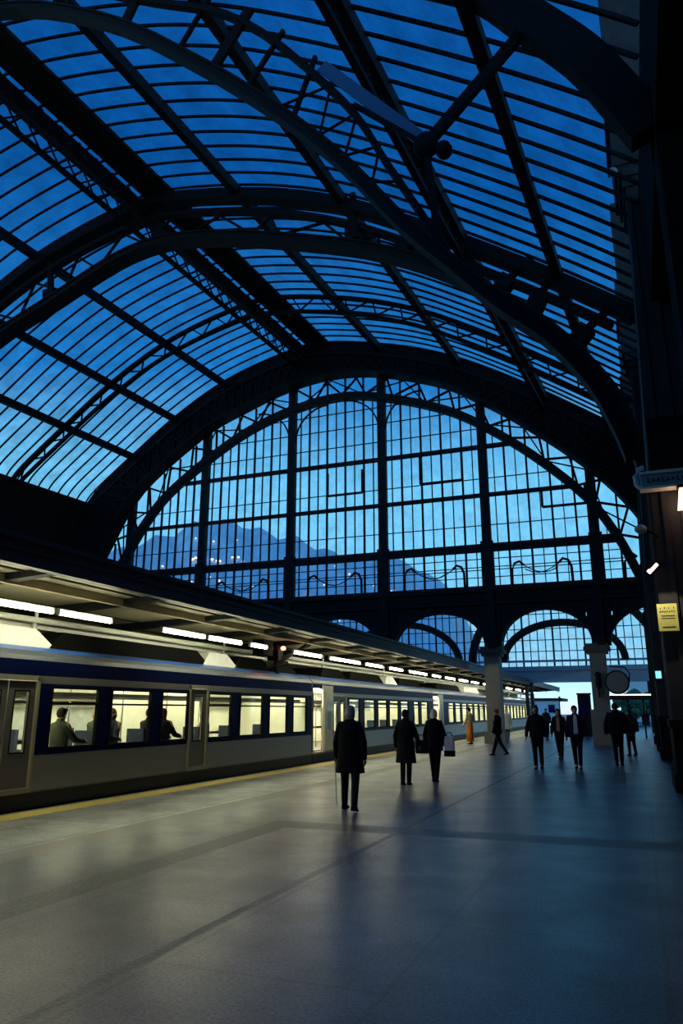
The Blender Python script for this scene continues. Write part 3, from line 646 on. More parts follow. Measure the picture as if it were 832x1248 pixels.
# hills -----------------------------------------------------------------
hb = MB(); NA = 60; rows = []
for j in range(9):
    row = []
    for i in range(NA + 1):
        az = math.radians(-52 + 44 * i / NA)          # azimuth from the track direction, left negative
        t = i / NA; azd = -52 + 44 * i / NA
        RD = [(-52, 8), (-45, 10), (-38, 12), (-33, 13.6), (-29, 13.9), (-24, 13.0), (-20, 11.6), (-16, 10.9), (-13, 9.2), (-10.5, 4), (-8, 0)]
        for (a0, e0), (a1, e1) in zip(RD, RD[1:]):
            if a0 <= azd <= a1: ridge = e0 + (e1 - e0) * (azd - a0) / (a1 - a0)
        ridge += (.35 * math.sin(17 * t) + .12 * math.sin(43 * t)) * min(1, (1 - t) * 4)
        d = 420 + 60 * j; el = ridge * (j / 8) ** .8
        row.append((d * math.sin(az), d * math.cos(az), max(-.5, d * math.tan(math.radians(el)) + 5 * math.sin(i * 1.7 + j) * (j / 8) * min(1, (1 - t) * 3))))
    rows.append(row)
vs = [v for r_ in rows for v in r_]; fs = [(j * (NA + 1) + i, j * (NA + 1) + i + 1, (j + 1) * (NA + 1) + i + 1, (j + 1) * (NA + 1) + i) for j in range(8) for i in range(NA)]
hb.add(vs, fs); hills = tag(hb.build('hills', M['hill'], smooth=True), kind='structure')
hl = MB()
for k in range(70):
    j = random.choice((4, 5, 6, 6, 7)); i = random.choice((random.randint(12, NA - 8), random.randint(26, 30), random.randint(44, 47))); v = rows[j][i]; v2 = rows[j][i + 1]; t = random.random(); s = random.uniform(.4, 1.0)
    c = [v[q] * (1 - t) + v2[q] * t for q in range(3)]; hl.box((c[0] - s, c[1] - s - 4, c[2] + .5), (c[0] + s, c[1] + s - 4, c[2] + .5 + 2 * s))
hlo = tag(hl.build('hillside_lights', M['hilllamp']), 'scattered warm house lights on the hillside outside the great window', 'house lights', kind='stuff')

# ------------------------------------------------------------------ platform canopy
cn = empty('platform_canopy', (-13, 40, 0)); CY0, CY1 = -3.0, 86.0
b = MB(); b.box((-8.12, CY0, 3.62), (-8.0, CY1, 3.98)); b.box((-8.16, CY0, 3.95), (-7.95, CY1, 4.03)); b.box((-8.14, CY0, 3.60), (-7.98, CY1, 3.68)); b.box((-8.13, CY0, 3.80), (-7.98, CY1, 3.83)); b.build('fascia', M['fascia'], cn)
b = MB(); b.add([(-8.1, CY0, 3.80), (-13.2, CY0, 3.62), (-13.2, CY1, 3.62), (-8.1, CY1, 3.80)], [(0, 1, 2, 3)]); b.add([(-18.4, CY0, 3.80), (-13.2, CY0, 3.62), (-13.2, CY1, 3.62), (-18.4, CY1, 3.80)], [(0, 1, 2, 3)]); b.build('soffit', M['canopy'], cn)
b = MB(); b.add([(-8.05, CY0, 4.0), (-13.2, CY0, 3.86), (-13.2, CY1, 3.86), (-8.05, CY1, 4.0)], [(0, 1, 2, 3)]); b.add([(-18.4, CY0, 4.0), (-13.2, CY0, 3.86), (-13.2, CY1, 3.86), (-18.4, CY1, 4.0)], [(0, 1, 2, 3)]); b.build('roof_sheet', M['canopytop'], cn)
y = 3.0
while y < CY1:
    b = MB(); b.loft([[(x, y - .10, zt), (x, y + .10, zt), (x, y + .10, zb), (x, y - .10, zb)] for x, zt, zb in ((-8.12, 3.79, 3.70), (-10.5, 3.71, 3.56), (-13.2, 3.61, 3.40), (-18.3, 3.79, 3.6))]); b.build('rafter', M['iron'], cn); y += 3.05
b = MB()
for x in (-9.0, -11.2, -12.1): b.box((x - .035, CY0, 3.60 + (x + 13.2) * .035), (x + .035, CY1, 3.68 + (x + 13.2) * .035))
b.build('stringer', M['iron'], cn)
b = MB(); b.box((-9.45, CY0, 3.60), (-9.35, CY1, 3.74)); b.build('lamp_channel', M['beam'], cn)
b = MB(); b.box((-12.75, CY0, 2.95), (-12.55, CY1, 3.42)); b.build('spine_beam', M['beam'], cn)
b = MB(); b.tube([(-10.9, CY0, 3.32), (-10.9, CY1, 3.32)], .06, 8); b.box((-11.3, CY0, 3.18), (-11.15, CY1, 3.36)); b.build('cable_duct', M['whitepaint'], cn)
y = 5.7
while y < CY1:
    b = MB(); b.box((-13.35, y - .12, 0), (-13.05, y + .12, 3.5)); b.build('post', M['beam'], cn); y += 6.1
y = 4.1
while y < CY1:
    b = MB(); b.tube([(-10.9, y, 3.6), (-10.9, y, 3.3)], .035, 6); b.tube([(-10.9, y, 3.32), (-10.95, y, 3.1), (-11.0, y, 2.85)], .045, 6); b.build('hanger', M['whitepaint'], cn); y += 7.3
tag(cn, 'long low platform canopy with dark fascia and cream underside above the train', 'canopy'); world_parts(cn)
# fluorescent tubes
TUBES = [(3.2, 4.9), (5.0, 6.6), (6.8, 8.2), (8.25, 10.66), (10.74, 12.3), (14.0, 15.85), (15.95, 17.7), (18.15, 19.2), (20.95, 23.2), (23.9, 27.0), (27.6, 29.7), (30.6, 32.6), (33.6, 36.8), (37.8, 39.6), (40.6, 43.0), (44, 46.5), (47.5, 50), (51.5, 54), (56, 59), (61, 64), (66, 69), (71, 74), (76, 79)]
ORD = ['nearest', 'second', 'third', 'fourth', 'fifth', 'sixth', 'seventh', 'eighth', 'ninth', 'tenth', 'eleventh', 'twelfth', 'thirteenth', 'fourteenth', 'fifteenth', 'sixteenth', 'seventeenth', 'eighteenth', 'nineteenth', 'twentieth', 'twenty-first', 'twenty-second', 'farthest']
TX = -9.4
for i, (a, c) in enumerate(TUBES):
    a = a * .960; c = c * .960
    r = empty('fluorescent_lamp', (TX, (a + c) / 2, 3.3)); b = MB(); b.tube([(TX, a + .05, 3.27), (TX, c - .05, 3.27)], .04, 8); b.build('tube', M['tube'], r)
    b = MB(); b.box((TX - .025, a, 3.325), (TX + .025, c, 3.345)); b.box((TX - .03, a, 3.23), (TX + .03, a + .05, 3.33)); b.box((TX - .03, c - .05, 3.23), (TX + .03, c, 3.33)); b.build('batten', M['whitepaint'], r)
    tag(r, 'glowing fluorescent lamp under the canopy, ' + (ORD[i] + ' in the row' if i in (0, 22) else ORD[i] + ' from the near end'), 'lamp', 'fluorescent lamps under the canopy'); world_parts(r)
r = empty('cable_box', (-12.2, 15.6, 3.2)); b = MB(); b.box((-12.0, 15.0, 2.95), (-11.5, 16.2, 3.4)); b.build('box', M['whitepaint'], r); b = MB(); b.box((-11.9, 16.5, 2.9), (-11.6, 16.75, 3.45)); b.build('bracket', M['beam'], r)
tag(r, 'white equipment box under the canopy between the first two runs of tubes', 'equipment box'); world_parts(r)
r = empty('signal_bracket', (-9.9, 20.3, 2.9))
b = MB(); b.tube([(-10.0, 20.2, 3.5), (-10.0, 20.3, 2.6)], .08, 6); b.tube([(-10.0, 20.2, 2.9), (-9.3, 20.9, 3.55)], .05, 6); b.tube([(-10.0, 20.2, 3.05), (-9.5, 21.6, 3.6)], .045, 6); b.tube([(-10.3, 19.8, 2.75), (-9.8, 20.6, 3.0)], .06, 6); b.box((-10.3, 19.3, 3.15), (-9.95, 19.9, 3.6)); b.box((-10.25, 20.15, 3.05), (-9.9, 20.5, 3.35)); b.build('bracket_arm', M['black'], r)
b = MB(); b.sphere((-9.78, 20.25, 3.40), (.07, .09, .06)); b.build('red_light', M['redlamp'], r)
tag(r, 'black signal bracket with a glowing red light hanging under the canopy', 'signal'); world_parts(r)

# ------------------------------------------------------------------ train
XT = -9.75; XF = -12.55
ZL = [.27, .86, 2.06, 2.19, 2.45]
def zmat(z): return 0 if z < .86 else 1 if z < 2.06 else 0 if z < 2.19 else 1
def side(mb, X, Y0, Y1, ops, matf=zmat):
    ys = sorted(set([Y0, Y1] + [v for o_ in ops for v in o_[:2]])); zl = sorted(set(ZL + [v for o_ in ops for v in o_[2:]]))
    for ya, yb in zip(ys, ys[1:]):
        for za, zb in zip(zl, zl[1:]):
            ym, zm = (ya + yb) / 2, (za + zb) / 2
            if any(o_[0] < ym < o_[1] and o_[2] < zm < o_[3] for o_ in ops): continue
            mb.add([(X, ya, za), (X, yb, za), (X, yb, zb), (X, ya, zb)], [(0, 1, 2, 3)], matf(zm))
def carriage(Y0, Y1, wins, doors, opens, label, group, seats=(), boxes=()):
    r = empty('train_carriage', ((XT + XF) / 2, (Y0 + Y1) / 2, 0))
    ops = [(a, c, .98, 1.98) for a, c in wins] + [(a, c, .36, 2.10) for a, c in doors] + [(a, c, .36, 2.30) for a, c in opens]
    b = MB(); side(b, XT, Y0, Y1, ops); side(b, XF, Y0, Y1, [(a, c, .98, 1.98) for a, c in wins])
    for y in (Y0, Y1): b.add([(XT, y, .36), (XF, y, .36), (XF, y, 2.45), (XT, y, 2.45)], [(0, 1, 2, 3)], 0)
    b.build('body', [M['silver'], M['navy']], r)
    # roof cove
    pr_ = [(XT, 2.45), (XT - .03, 2.53), (XT - .12, 2.62), (XT - .30, 2.70), (XT - .6, 2.76), ((XT + XF) / 2, 2.80), (XF + .6, 2.76), (XF + .2, 2.66), (XF, 2.45)]
    b = MB(); vs = [(x, y, z) for y in (Y0, Y1) for x, z in pr_]; n = len(pr_)
    for i in range(n - 1): b.add([vs[i], vs[i + 1], vs[n + i + 1], vs[n + i]], [(0, 1, 2, 3)], 1 if i == 2 else 0)  # one cove strip carries the painted sky reflection
    for q in (0, n): b.add(vs[q:q + n], [tuple(range(n))], 0)
    b.build('roof', [M['silverroof'], M['roof_sky_sheen']], r)
    b = MB(); b.box((XT - .04, Y0, .02), (XT + .015, Y1, .27)); b.box((XF, Y0, -.7), (XT - .04, Y1, .30)); b.build('underframe', M['skirt'], r)
    b = MB(); b.box((XT - .005, Y0, .26), (XT + .02, Y1, .29)); b.build('sill_trim', M['doorgrey'], r)
    # interior
    b = MB(); b.box((XF + .02, Y0 + .02, .34), (XT - .02, Y1 - .02, .38)); b.build('cabin_floor', M['doorgrey'], r)
    b = MB(); b.box((XF + .02, Y0 + .02, 2.30), (XT - .02, Y1 - .02, 2.33)); b.build('cabin_ceiling', M['creamwall'], r)
    b = MB(); b.box((-11.5, Y0 + .1, 2.27), (-11.2, Y1 - .1, 2.295)); b.box((-10.5, Y0 + .1, 2.27), (-10.25, Y1 - .1, 2.295)); b.build('ceiling_light', M['tint'], r)
    b = MB(); b.box((XF + .03, Y0, .4), (XF + .05, Y1, .98)); b.box((XF + .03, Y0, 1.75), (XF + .05, Y1, 2.3))
    b.box((XF + .03, Y0, .9), (XF + .05, Y1, 1.8)); b.box((XF + .05, Y0 + .03, .4), (XT - .06, Y0 + .05, 2.3)); b.box((XF + .05, Y1 - .05, .4), (XT - .06, Y1 - .03, 2.3))
    b.build('inner_lining', M['creamwall'], r)
    b = MB(); b.box((-10.15, Y0 + .3, 1.82), (-9.85, Y1 - .3, 1.85)); b.box((-12.4, Y0 + .3, 1.82), (-12.1, Y1 - .3, 1.85)); b.build('luggage_rack', M['silver'], r)
    for a, c in wins:
        f = MB(); t = .035
        for s_, u_ in (((a - t, .98 - t), (c + t, .98)), ((a - t, 1.98), (c + t, 1.98 + t)), ((a - t, .98), (a, 1.98)), ((c, .98), (c + t, 1.98)), ((a, 1.70), (c, 1.735))):
            f.box((XT - .05, s_[0], s_[1]), (XT + .015, u_[0], u_[1]))
        fo = f.build('window_frame', M['black'], r)
        g = MB(); g.box((XT - .03, a, .98), (XT - .022, c, 1.98)); g.build('pane', M['trainglass'], fo)
    for a, c in doors:
        nl = 2 if c - a > 1.1 else 1
        f = MB()
        f.box((XT - .03, a - .06, .30), (XT + .03, a, 2.16)); f.box((XT - .03, c, .30), (XT + .03, c + .06, 2.16)); f.box((XT - .03, a - .06, 2.10), (XT + .03, c + .06, 2.17)); f.box((XT - .03, a - .06, .27), (XT + .05, c + .06, .345)); f.build('door_frame', M['doorframe'] , r)
        for k in range(nl):
            ya = a + (c - a) * k / nl + .012; yb = a + (c - a) * (k + 1) / nl - .012; gw = (yb - ya) * .24; f = MB()
            for p0, p1 in (((ya, .36), (yb, .92)), ((ya, 1.92), (yb, 2.09)), ((ya, .92), (ya + gw, 1.92)), ((yb - gw, .92), (yb, 1.92))): f.box((XT - .05, p0[0], p0[1]), (XT - .005, p1[0], p1[1]))
            d = f.build('door', M['doorgrey'], r)
            g = MB(); g.box((XT - .03, ya + gw, .92), (XT - .024, yb - gw, 1.92)); g.build('door_pane', M['trainglass'], d)
            g = MB(); 
            for p0, p1 in (((ya + gw - .02, .9), (yb - gw + .02, .925)), ((ya + gw - .02, 1.915), (yb - gw + .02, 1.94)), ((ya + gw - .02, .92), (ya + gw, 1.92)), ((yb - gw, .92), (yb - gw + .02, 1.92))): g.box((XT - .01, p0[0], p0[1]), (XT + .004, p1[0], p1[1]))
            g.build('pane_rubber', M['black'], d)
    for a, c in opens:
        b = MB(); b.box((-10.55, a - .1, .38), (-10.5, c + .2, 2.30)); b.box((-10.5, a - .06, .38), (XT, a, 2.3)); b.build('vestibule', M['cream'], r)
        b = MB(); b.box((XT - .30, a, 2.27), (XT - .04, c, 2.295)); b.build('vestibule_light', M['tint'], r)
        b = MB(); b.box((XT + .02, c + .08, .34), (XT + .09, c + .82, 2.40)); b.box((XT + .02, c + .0, .34), (XT + .06, c + .06, 2.42)); do = b.build('open_door', M['whitepaint'], r)
        g = MB(); g.box((XT + .092, c + .3, 1.0), (XT + .097, c + .62, 1.9)); g.build('door_pane', M['trainglass'], do)
        b = MB(); b.box((XT - .1, a - .05, .30), (XT + .10, c + .1, .345)); b.build('step', M['cream'], r)
    for y, z_, xx in seats:
        b = MB(); b.box((xx - .22, y - .06, .72), (xx + .22, y + .03, 1.22)); b.box((xx - .22, y, .70), (xx + .22, y + .45, .80)); b.box((xx - .15, y + .1, .38), (xx + .15, y + .3, .70)); b.build('seat', M['seat'], r)
    for k in range(int((Y1 - Y0) / 1.7)):
        y = Y0 + .9 + 1.7 * k; b = MB(); b.tube([(-10.75, y, .38), (-10.75, y, 2.29)], .018, 6); b.build('grab_pole', M['silver'], r)
    b = MB()
    for k in range(int((Y1 - Y0 - 1) / 2.1)): y = Y0 + .8 + 2.1 * k; b.box((XF + .05, y, 1.0), (XF + .07, y + 1.3, 1.68))
    fw = b.build('far_window_blind', M['blind'], r)
    b = MB(); b.box((-12.3, Y0 + .3, 1.86), (-12.05, Y1 - .3, 2.0)); b.box((-10.2, Y0 + .3, 1.86), (-10.02, Y1 - .3, 1.93)); b.build('luggage', M['doorgrey'], r)
    for y in [Y0 + 1.9, Y0 + 6.2, Y0 + 11.8, Y0 + 14.0]:
        if y < Y1 - 1: b = MB(); b.box((-11.9, y, .4), (-10.6, y + .04, 2.1)); b.build('partition', M['creamwall'], r)
    for (ya, yb, kind) in boxes:
        b = MB(); z0 = 2.70; z1 = 3.06; sl = .45; xa, xb = -10.15, -12.0
        if kind == 2: z1 = 2.95
        b.loft([[(xa, ya, z0), (xb, ya, z0), (xb, ya, z0 + .01), (xa, ya, z0 + .01)], [(xa, ya + sl, z0), (xb, ya + sl, z0), (xb + .1, ya + sl, z1), (xa - .1, ya + sl, z1)], [(xa, yb - sl, z0), (xb, yb - sl, z0), (xb + .1, yb - sl, z1), (xa - .1, yb - sl, z1)], [(xa, yb, z0), (xb, yb, z0), (xb, yb, z0 + .01), (xa, yb, z0 + .01)]])
        b.build('roof_unit', M['whitebox'] if kind == 1 else M['darkbox'], r)
    tag(r, label, 'train carriage', group); world_parts(r); return r
W1 = [(5.2, 6.5), (7.0, 8.2), (10.79, 12.01), (12.45, 13.72), (14.17, 15.18), (16.12, 17.18), (17.69, 18.94), (19.39, 20.52), (20.97, 21.94)]
carriage(3.0, 22.35, W1, [(9.12, 10.38), (15.28, 16.0)], [], 'nearest silver and navy train carriage with lit windows and passengers', 'carriages of the commuter train',
         seats=[(y, 0, x) for y in (11.05, 12.35, 14.0, 16.2, 17.9, 19.8) for x in (-10.25, -12.2)], boxes=[(6.5, 11.2, 1), (11.0, 16.7, 0), (16.4, 18.2, 1), (18.0, 20.3, 0), (20.6, 22.2, 2)])
W2 = [(25.69, 26.8), (27.34, 28.59), (28.99, 30.15), (30.48, 31.76), (32.12, 33.26), (34.19, 35.03), (35.47, 36.67)]
carriage(22.42, 37.6, W2, [(24.05, 25.4)], [(22.5, 23.15)], 'second train carriage with an open lit doorway, behind the woman with grey hair', 'carriages of the commuter train',
         seats=[(y, 0, -10.2) for y in (26.2, 28, 29.6, 31.2, 33, 35)], boxes=[(24.0, 26.5, 0), (26.8, 31.0, 0), (31.2, 33, 1), (33.2, 37.0, 0)])
W3 = [(41.0 + 1.75 * k, 42.3 + 1.75 * k) for k in range(9)]
carriage(37.7, 57.2, W3, [], [(37.85, 38.7)], 'third train carriage, partly hidden by the granite pillar', 'carriages of the commuter train', boxes=[(40, 46, 0), (47, 52, 1)])
carriage(57.4, 77, [(59 + 1.75 * k, 60.3 + 1.75 * k) for k in range(9)], [], [], 'farthest train carriage, beyond the granite pillar in bluish light', 'carriages of the commuter train')
b = MB()
for k in range(9): y0 = 22.33; 
b.box((-12.2, 22.362, .3), (-10.0, 22.408, 2.5)); tag(b.build('gangway_bellows', M['black']), 'black bellows joining the first two train carriages', 'gangway')
rl = MB()
for x in (-10.55, -11.95):
    q = MB(); q.box((x - .03, -6, -1.02), (x + .03, 200, -.95)); q.box((x - .07, -6, -1.1), (x + .07, 200, -1.06)); q.box((x - .01, -6, -1.06), (x + .01, 200, -1.0)); tag(q.build('rail', M['iron_grey']), 'steel rail under the train, ' + ('nearer to the platform' if x > -11 else 'farther from the platform'), 'rail', 'rails of the train track')

# ------------------------------------------------------------------ people
def remesh(mb, name, m, parent, vox, smooth=3):
    me = bpy.data.meshes.new('t'); me.from_pydata(mb.v, [], mb.f); bm = bmesh.new(); bm.from_mesh(me); bmesh.ops.recalc_face_normals(bm, faces=bm.faces); bm.to_mesh(me); bm.free()
    o = bpy.data.objects.new(name, me); C.objects.link(o)
    md = o.modifiers.new('r', 'REMESH'); md.mode = 'VOXEL'; md.voxel_size = vox
    ms = o.modifiers.new('s', 'SMOOTH'); ms.iterations = smooth; ms.factor = .5
    dg = bpy.context.evaluated_depsgraph_get(); dg.update()
    m2 = bpy.data.meshes.new_from_object(o.evaluated_get(dg), depsgraph=dg); o.modifiers.clear(); o.data = m2; bpy.data.meshes.remove(me)
    m2.materials.clear(); m2.materials.append(m); m2.polygons.foreach_set('use_smooth', [True] * len(m2.polygons)); m2.polygons.foreach_set('material_index', [0] * len(m2.polygons))
    o.parent = parent; return o
def capsule(b, p, q, r0, r1, n=12):
    p = Vector(p); q = Vector(q); b.tube([p, q], [r0, r1], n); b.sphere(p, r0, n, 7); b.sphere(q, r1, n, 7)
def ell(cx, cy, z, rx, ry, n=20): return [(cx + rx * math.cos(2 * PI * k / n), cy + ry * math.sin(2 * PI * k / n), z) for k in range(n)]
def person(loc, rz, H, label, coat='black', hem=.80, trou='black', hair='brown', hairstyle='short', stride=.0, lead=1, arms=(-.1, .15), wide=1.0, flare=1.0, vox=.014, sit=False, shirt=None, skirt=None, group=None, top=None, bare=False, apart=.06, lean=0., elbow=.3, headturn=0., shoe=True):
    r = empty('person', loc, rz); s = H / 1.72
    def P(x, y, z): return Vector((x * s, y * s, z * s))
    # leg joints
    legs = []
    for sd, ph in ((-1, -lead), (1, lead)):
        ax = (apart - .09) * sd
        hip = P(.09 * sd, 0, .92 if not sit else .50)
        if sit: knee = P(.10 * sd, .44, .50); ank = P(.10 * sd, .46, .08)
        else:
            a = stride * ph; knee = hip + P(ax * .5, .43 * math.sin(a), -.43 * math.cos(a)); a2 = a - (.10 + .45 * stride if ph < 0 else .02); ank = knee + P(ax * .5, .42 * math.sin(a2), -.42 * math.cos(a2))
        legs.append((hip, knee, ank, sd, ph))
    if not sit:
        low = min(l[2].z for l in legs); dz = low - .075 * s
        legs = [(h - Vector((0, 0, dz)), k - Vector((0, 0, dz)), a - Vector((0, 0, dz)), sd, ph) for h, k, a, sd, ph in legs]
    else: dz = .42 * s
    T = lambda x, y, z: Vector((x * s, (y + lean * (z - .92)) * s, z * s - dz))
    ch = T(0, 0, 1.38)
    # arms
    armj = []
    for sd, a in zip((-1, 1), arms):
        sh = T(.185 * sd * wide, 0, 1.40); el = sh + P(.06 * sd, .29 * math.sin(a), -.29 * math.cos(a)); a2 = a + elbow; wr_ = el + P(.015 * sd, .25 * math.sin(a2), -.25 * math.cos(a2)); armj.append((sh, el, wr_, sd, a2))
    b = MB()
    capsule(b, T(-.03, 0, .97), T(-.03, 0, 1.18), .11 * s, .095 * s); capsule(b, T(.03, 0, .97), T(.03, 0, 1.18), .11 * s, .095 * s); capsule(b, T(-.05, 0, 1.18), T(-.06, 0, 1.33), .095 * s, .095 * s); capsule(b, T(.05, 0, 1.18), T(.06, 0, 1.33), .095 * s, .095 * s)
    for sd in (-1, 1): capsule(b, T(0, 0, 1.37), T(.16 * sd * wide, 0, 1.395), .065 * s, .05 * s)
    capsule(b, T(0, -.005, 1.40), T(0, .015, 1.54), .06 * s, .055 * s)
    hc = T(0, .02, 1.605); ct, st = math.cos(headturn), math.sin(headturn)
    def Hd(x, y, z): return hc + Vector(((x * ct - y * st) * s, (x * st + y * ct) * s, z * s))
    b.sphere(hc, (.078 * s, .094 * s, .112 * s), 16, 12); b.sphere(Hd(0, .035, -.055), (.055 * s, .055 * s, .055 * s), 12, 8)
    capsule(b, Hd(0, .088, .015), Hd(0, .108, -.02), .010 * s, .014 * s, 8); b.sphere(Hd(0, .085, -.055), (.026 * s, .014 * s, .010 * s), 8, 6)
    for sd in (-1, 1): b.sphere(Hd(.080 * sd, 0, -.005), (.012 * s, .022 * s, .032 * s), 8, 6)
    for h, k, a, sd, ph in legs:
        capsule(b, h, k, .085 * s, .055 * s); capsule(b, k, a, .056 * s, .038 * s); capsule(b, a, a + P(0, .14, -.04), .036 * s, .026 * s)
    for sh, el, wr_, sd, a2 in armj:
        capsule(b, sh, el, .052 * s, .042 * s); capsule(b, el, wr_, .042 * s, .028 * s)
        d = (wr_ - el).normalized(); fwd = Vector((0, 1, 0)) - d * d.y; fwd.normalize(); pl = wr_ + d * .055 * s
        capsule(b, wr_, pl + d * .02 * s, .027 * s, .034 * s, 10); capsule(b, pl - fwd * .018 * s, pl + fwd * .018 * s, .022 * s, .022 * s, 8)
        for i, (off, L) in enumerate(((.034, .066), (.012, .076), (-.012, .070), (-.033, .055))):
            k0 = pl + fwd * off * s + d * .02 * s; k1 = k0 + d * L * .5 * s + Vector((-sd * .006, 0, 0)) * s; k2 = k1 + (d + Vector((-sd * .5, .1, 0))).normalized() * L * .5 * s
            capsule(b, k0, k1, .0105 * s, .0095 * s, 6); capsule(b, k1, k2, .0095 * s, .008 * s, 6)
        t0 = pl + fwd * .025 * s - d * .02 * s; t1 = t0 + (fwd + d * .7).normalized() * .035 * s; capsule(b, t0, t1, .012 * s, .011 * s, 6); capsule(b, t1, t1 + d * .028 * s, .011 * s, .009 * s, 6)
    remesh(b, 'body', M['skin'], r, min(vox, .011) * s if vox < .02 else vox)
    for sd in (-1, 1): e = MB(); e.sphere(Hd(.030 * sd, .088, .012), (.013 * s, .009 * s, .009 * s), 8, 6); e.build('eye', M['eye'], r, True)
    # trousers
    if not bare:
        b = MB(); capsule(b, T(-.04, 0, .97), T(.04, 0, .97), .13 * s, .13 * s)
        for h, k, a, sd, ph in legs: capsule(b, h, k, .100 * s, .070 * s); capsule(b, k, a + (k - a).normalized() * .03 * s, .070 * s, .056 * s)
        remesh(b, 'trousers', CL[trou], r, vox)
    for h, k, a, sd, ph in legs:
        b = MB(); t = (-.5 * stride if ph < 0 else .15 * stride); fz = lambda y, z: a + P(0, y * math.cos(t) - z * math.sin(t), y * math.sin(t) + z * math.cos(t))
        b.loft([[fz(y, z_) + P(x, 0, 0) for x, z_ in ((-wx, -.075), (wx, -.075), (wx * .95, zt - .02), (wx * .5, zt), (-wx * .5, zt), (-wx * .95, zt - .02))] for y, wx, zt in ((-.075, .025, -.01), (-.06, .038, .02), (0, .042, .02), (.07, .045, -.025), (.13, .045, -.04), (.175, .03, -.05), (.19, .012, -.06))])
        b.build('shoe', CL['shoe'], r, True)
    # coat / top
    b = MB(); hz = hem
    prof = [(1.49, .080, .078), (1.455, .13, .092), (1.425, .185 * wide, .108), (1.34, .20 * wide, .130), (1.20, .19 * wide, .13), (1.05, .185 * wide, .13), (.92, .20 * wide, .14)]
    prof = [p for p in prof if p[0] > hz + .02] + [(hz, (.20 + (.92 - hz) * .06) * wide * flare if hz < .92 else .19 * wide, .15 * flare if hz < .92 else .13)]
    if sit: prof = [p for p in prof if p[0] >= .92] + [(.90, .2, .15)]
    b.loft([[tuple(T(x / s, y / s, z)) for x, y, _ in ell(0, 0, 0, rx * s, ry * s)] for z, rx, ry in prof])
    for sh, el, wr_, sd, a2 in armj: capsule(b, sh - P(.03 * sd, 0, .01), el, .072 * s, .062 * s); capsule(b, el, wr_ - (wr_ - el) * .04, .062 * s, .050 * s)
    co = remesh(b, 'coat', CL[coat], r, vox, 4)
    c = MB(); c.loft([[tuple(T(x / s, y / s, z)) for x, y, _ in ell(0, 0, 0, rr * s, rr * s * .95)] for z, rr in ((1.43, .10), (1.47, .078), (1.52, .072), (1.525, .06))]); c.build('collar', CL[coat], co, True)
    if shirt:
        c = MB(); c.loft([[tuple(T(x, y, z)) for x, y in ((-w_, .09 + q), (w_, .09 + q), (w_ * .9, .125 + q), (-w_ * .9, .125 + q))] for z, w_, q in ((1.47, .035, -.03), (1.40, .05, .005), (1.3, .055, .012), (1.1, .06, .012), (.95, .065, .022))]); c.build('shirt', CL[shirt], r)
    if skirt:
        c = MB(); c.loft([[tuple(T(x / s, y / s, z)) for x, y, _ in ell(0, 0, 0, rx * s, ry * s)] for z, rx, ry in ((1.05, .16, .12), (.9, .19, .14), (.5, .20, .15), (.14, .21, .17))]); c.build('skirt', CL[skirt], r, True)
    # hair
    b = MB(); back = Hd(0, -.014, .022)
    b.sphere(back, (.090 * s, .100 * s, .108 * s), 14, 10)
    if hairstyle == 'long': capsule(b, Hd(0, -.05, .0), Hd(0, -.065, -.13), .082 * s, .06 * s); 
    if hairstyle == 'bob': b.sphere(Hd(0, -.035, -.03), (.098 * s, .085 * s, .105 * s), 14, 10)
    if hairstyle == 'bun': b.sphere(Hd(0, -.03, .125), .035 * s, 10, 8)
    if hairstyle == 'cap': b.sphere(Hd(0, .03, .075), (.085 * s, .10 * s, .035 * s), 12, 8)
    if hairstyle == 'veil': capsule(b, Hd(0, -.04, 0), Hd(0, -.03, -.14), .10 * s, .13 * s)
    # keep the face clear
    h = remesh(b, 'hair', CL[hair], r, max(.008, vox * .6), 2)
    tag(r, label, 'person', group)
    return r
def bag(r, name, pts, m, label=None, cord=None):
    pass
R = math.radians
vN, vF = .012, .017
person((-4.63, 12.25, 0), R(2), 1.70, 'nearest person, grey hair, long black coat, walking away with a pale cane', coat='black', hem=.62, trou='jeans', hair='grey', hairstyle='bob', stride=.26, lead=-1, arms=(.10, -.18), wide=1.08, flare=1.12, vox=vN, elbow=.15, apart=.17)
person((-4.99, 16.75, 0), R(-3), 1.62, 'dark-haired person in an ankle-skimming black overcoat walking away, left of the blond one', coat='black', hem=.50, trou='black', hair='brown', hairstyle='short', apart=.03, stride=.12, lead=1, arms=(-.05, .22), wide=1.05, flare=1.10, vox=vN)
person((-4.58, 17.75, 0), R(3), 1.63, 'blond person in a short black coat walking away with a white shopping bag', coat='black', hem=.74, trou='black', hair='blond', hairstyle='bob', stride=.13, lead=-1, arms=(.05, -.05), wide=.98, flare=1.05, vox=vN)
person((-7.9, 37.6, 0), R(70), 1.72, 'person in a pale yellow top and long orange skirt standing by the train doors', coat='yellowtop', hem=1.0, trou='orange', skirt='orange', hair='brown', hairstyle='bun', stride=.05, arms=(.25, .2), vox=vF)
person((-4.98, 28.6, 0), R(62), 1.70, 'auburn-haired person in a dark jacket mid-stride in front of the granite pillar', coat='black', hem=.84, trou='black', hair='auburn', hairstyle='short', stride=.38, lead=1, arms=(-.25, .3), vox=vF, elbow=.6)
person((-2.84, 22.75, 0), R(178), 1.74, 'person in black jacket and trousers walking towards the camera, leftmost of the trio', coat='charcoal', hem=.86, trou='black', hair='brown', hairstyle='long', stride=.14, arms=(-.1, .12), wide=1.08, vox=vF)
person((-2.67, 27.4, 0), R(176), 1.66, 'person with shoulder-length brown hair walking towards the camera, between and behind the two in front', coat='black', hem=.92, trou='black', hair='brown', hairstyle='bob', stride=.14, lead=-1, arms=(.15, -.1), vox=vF, shirt='tan')
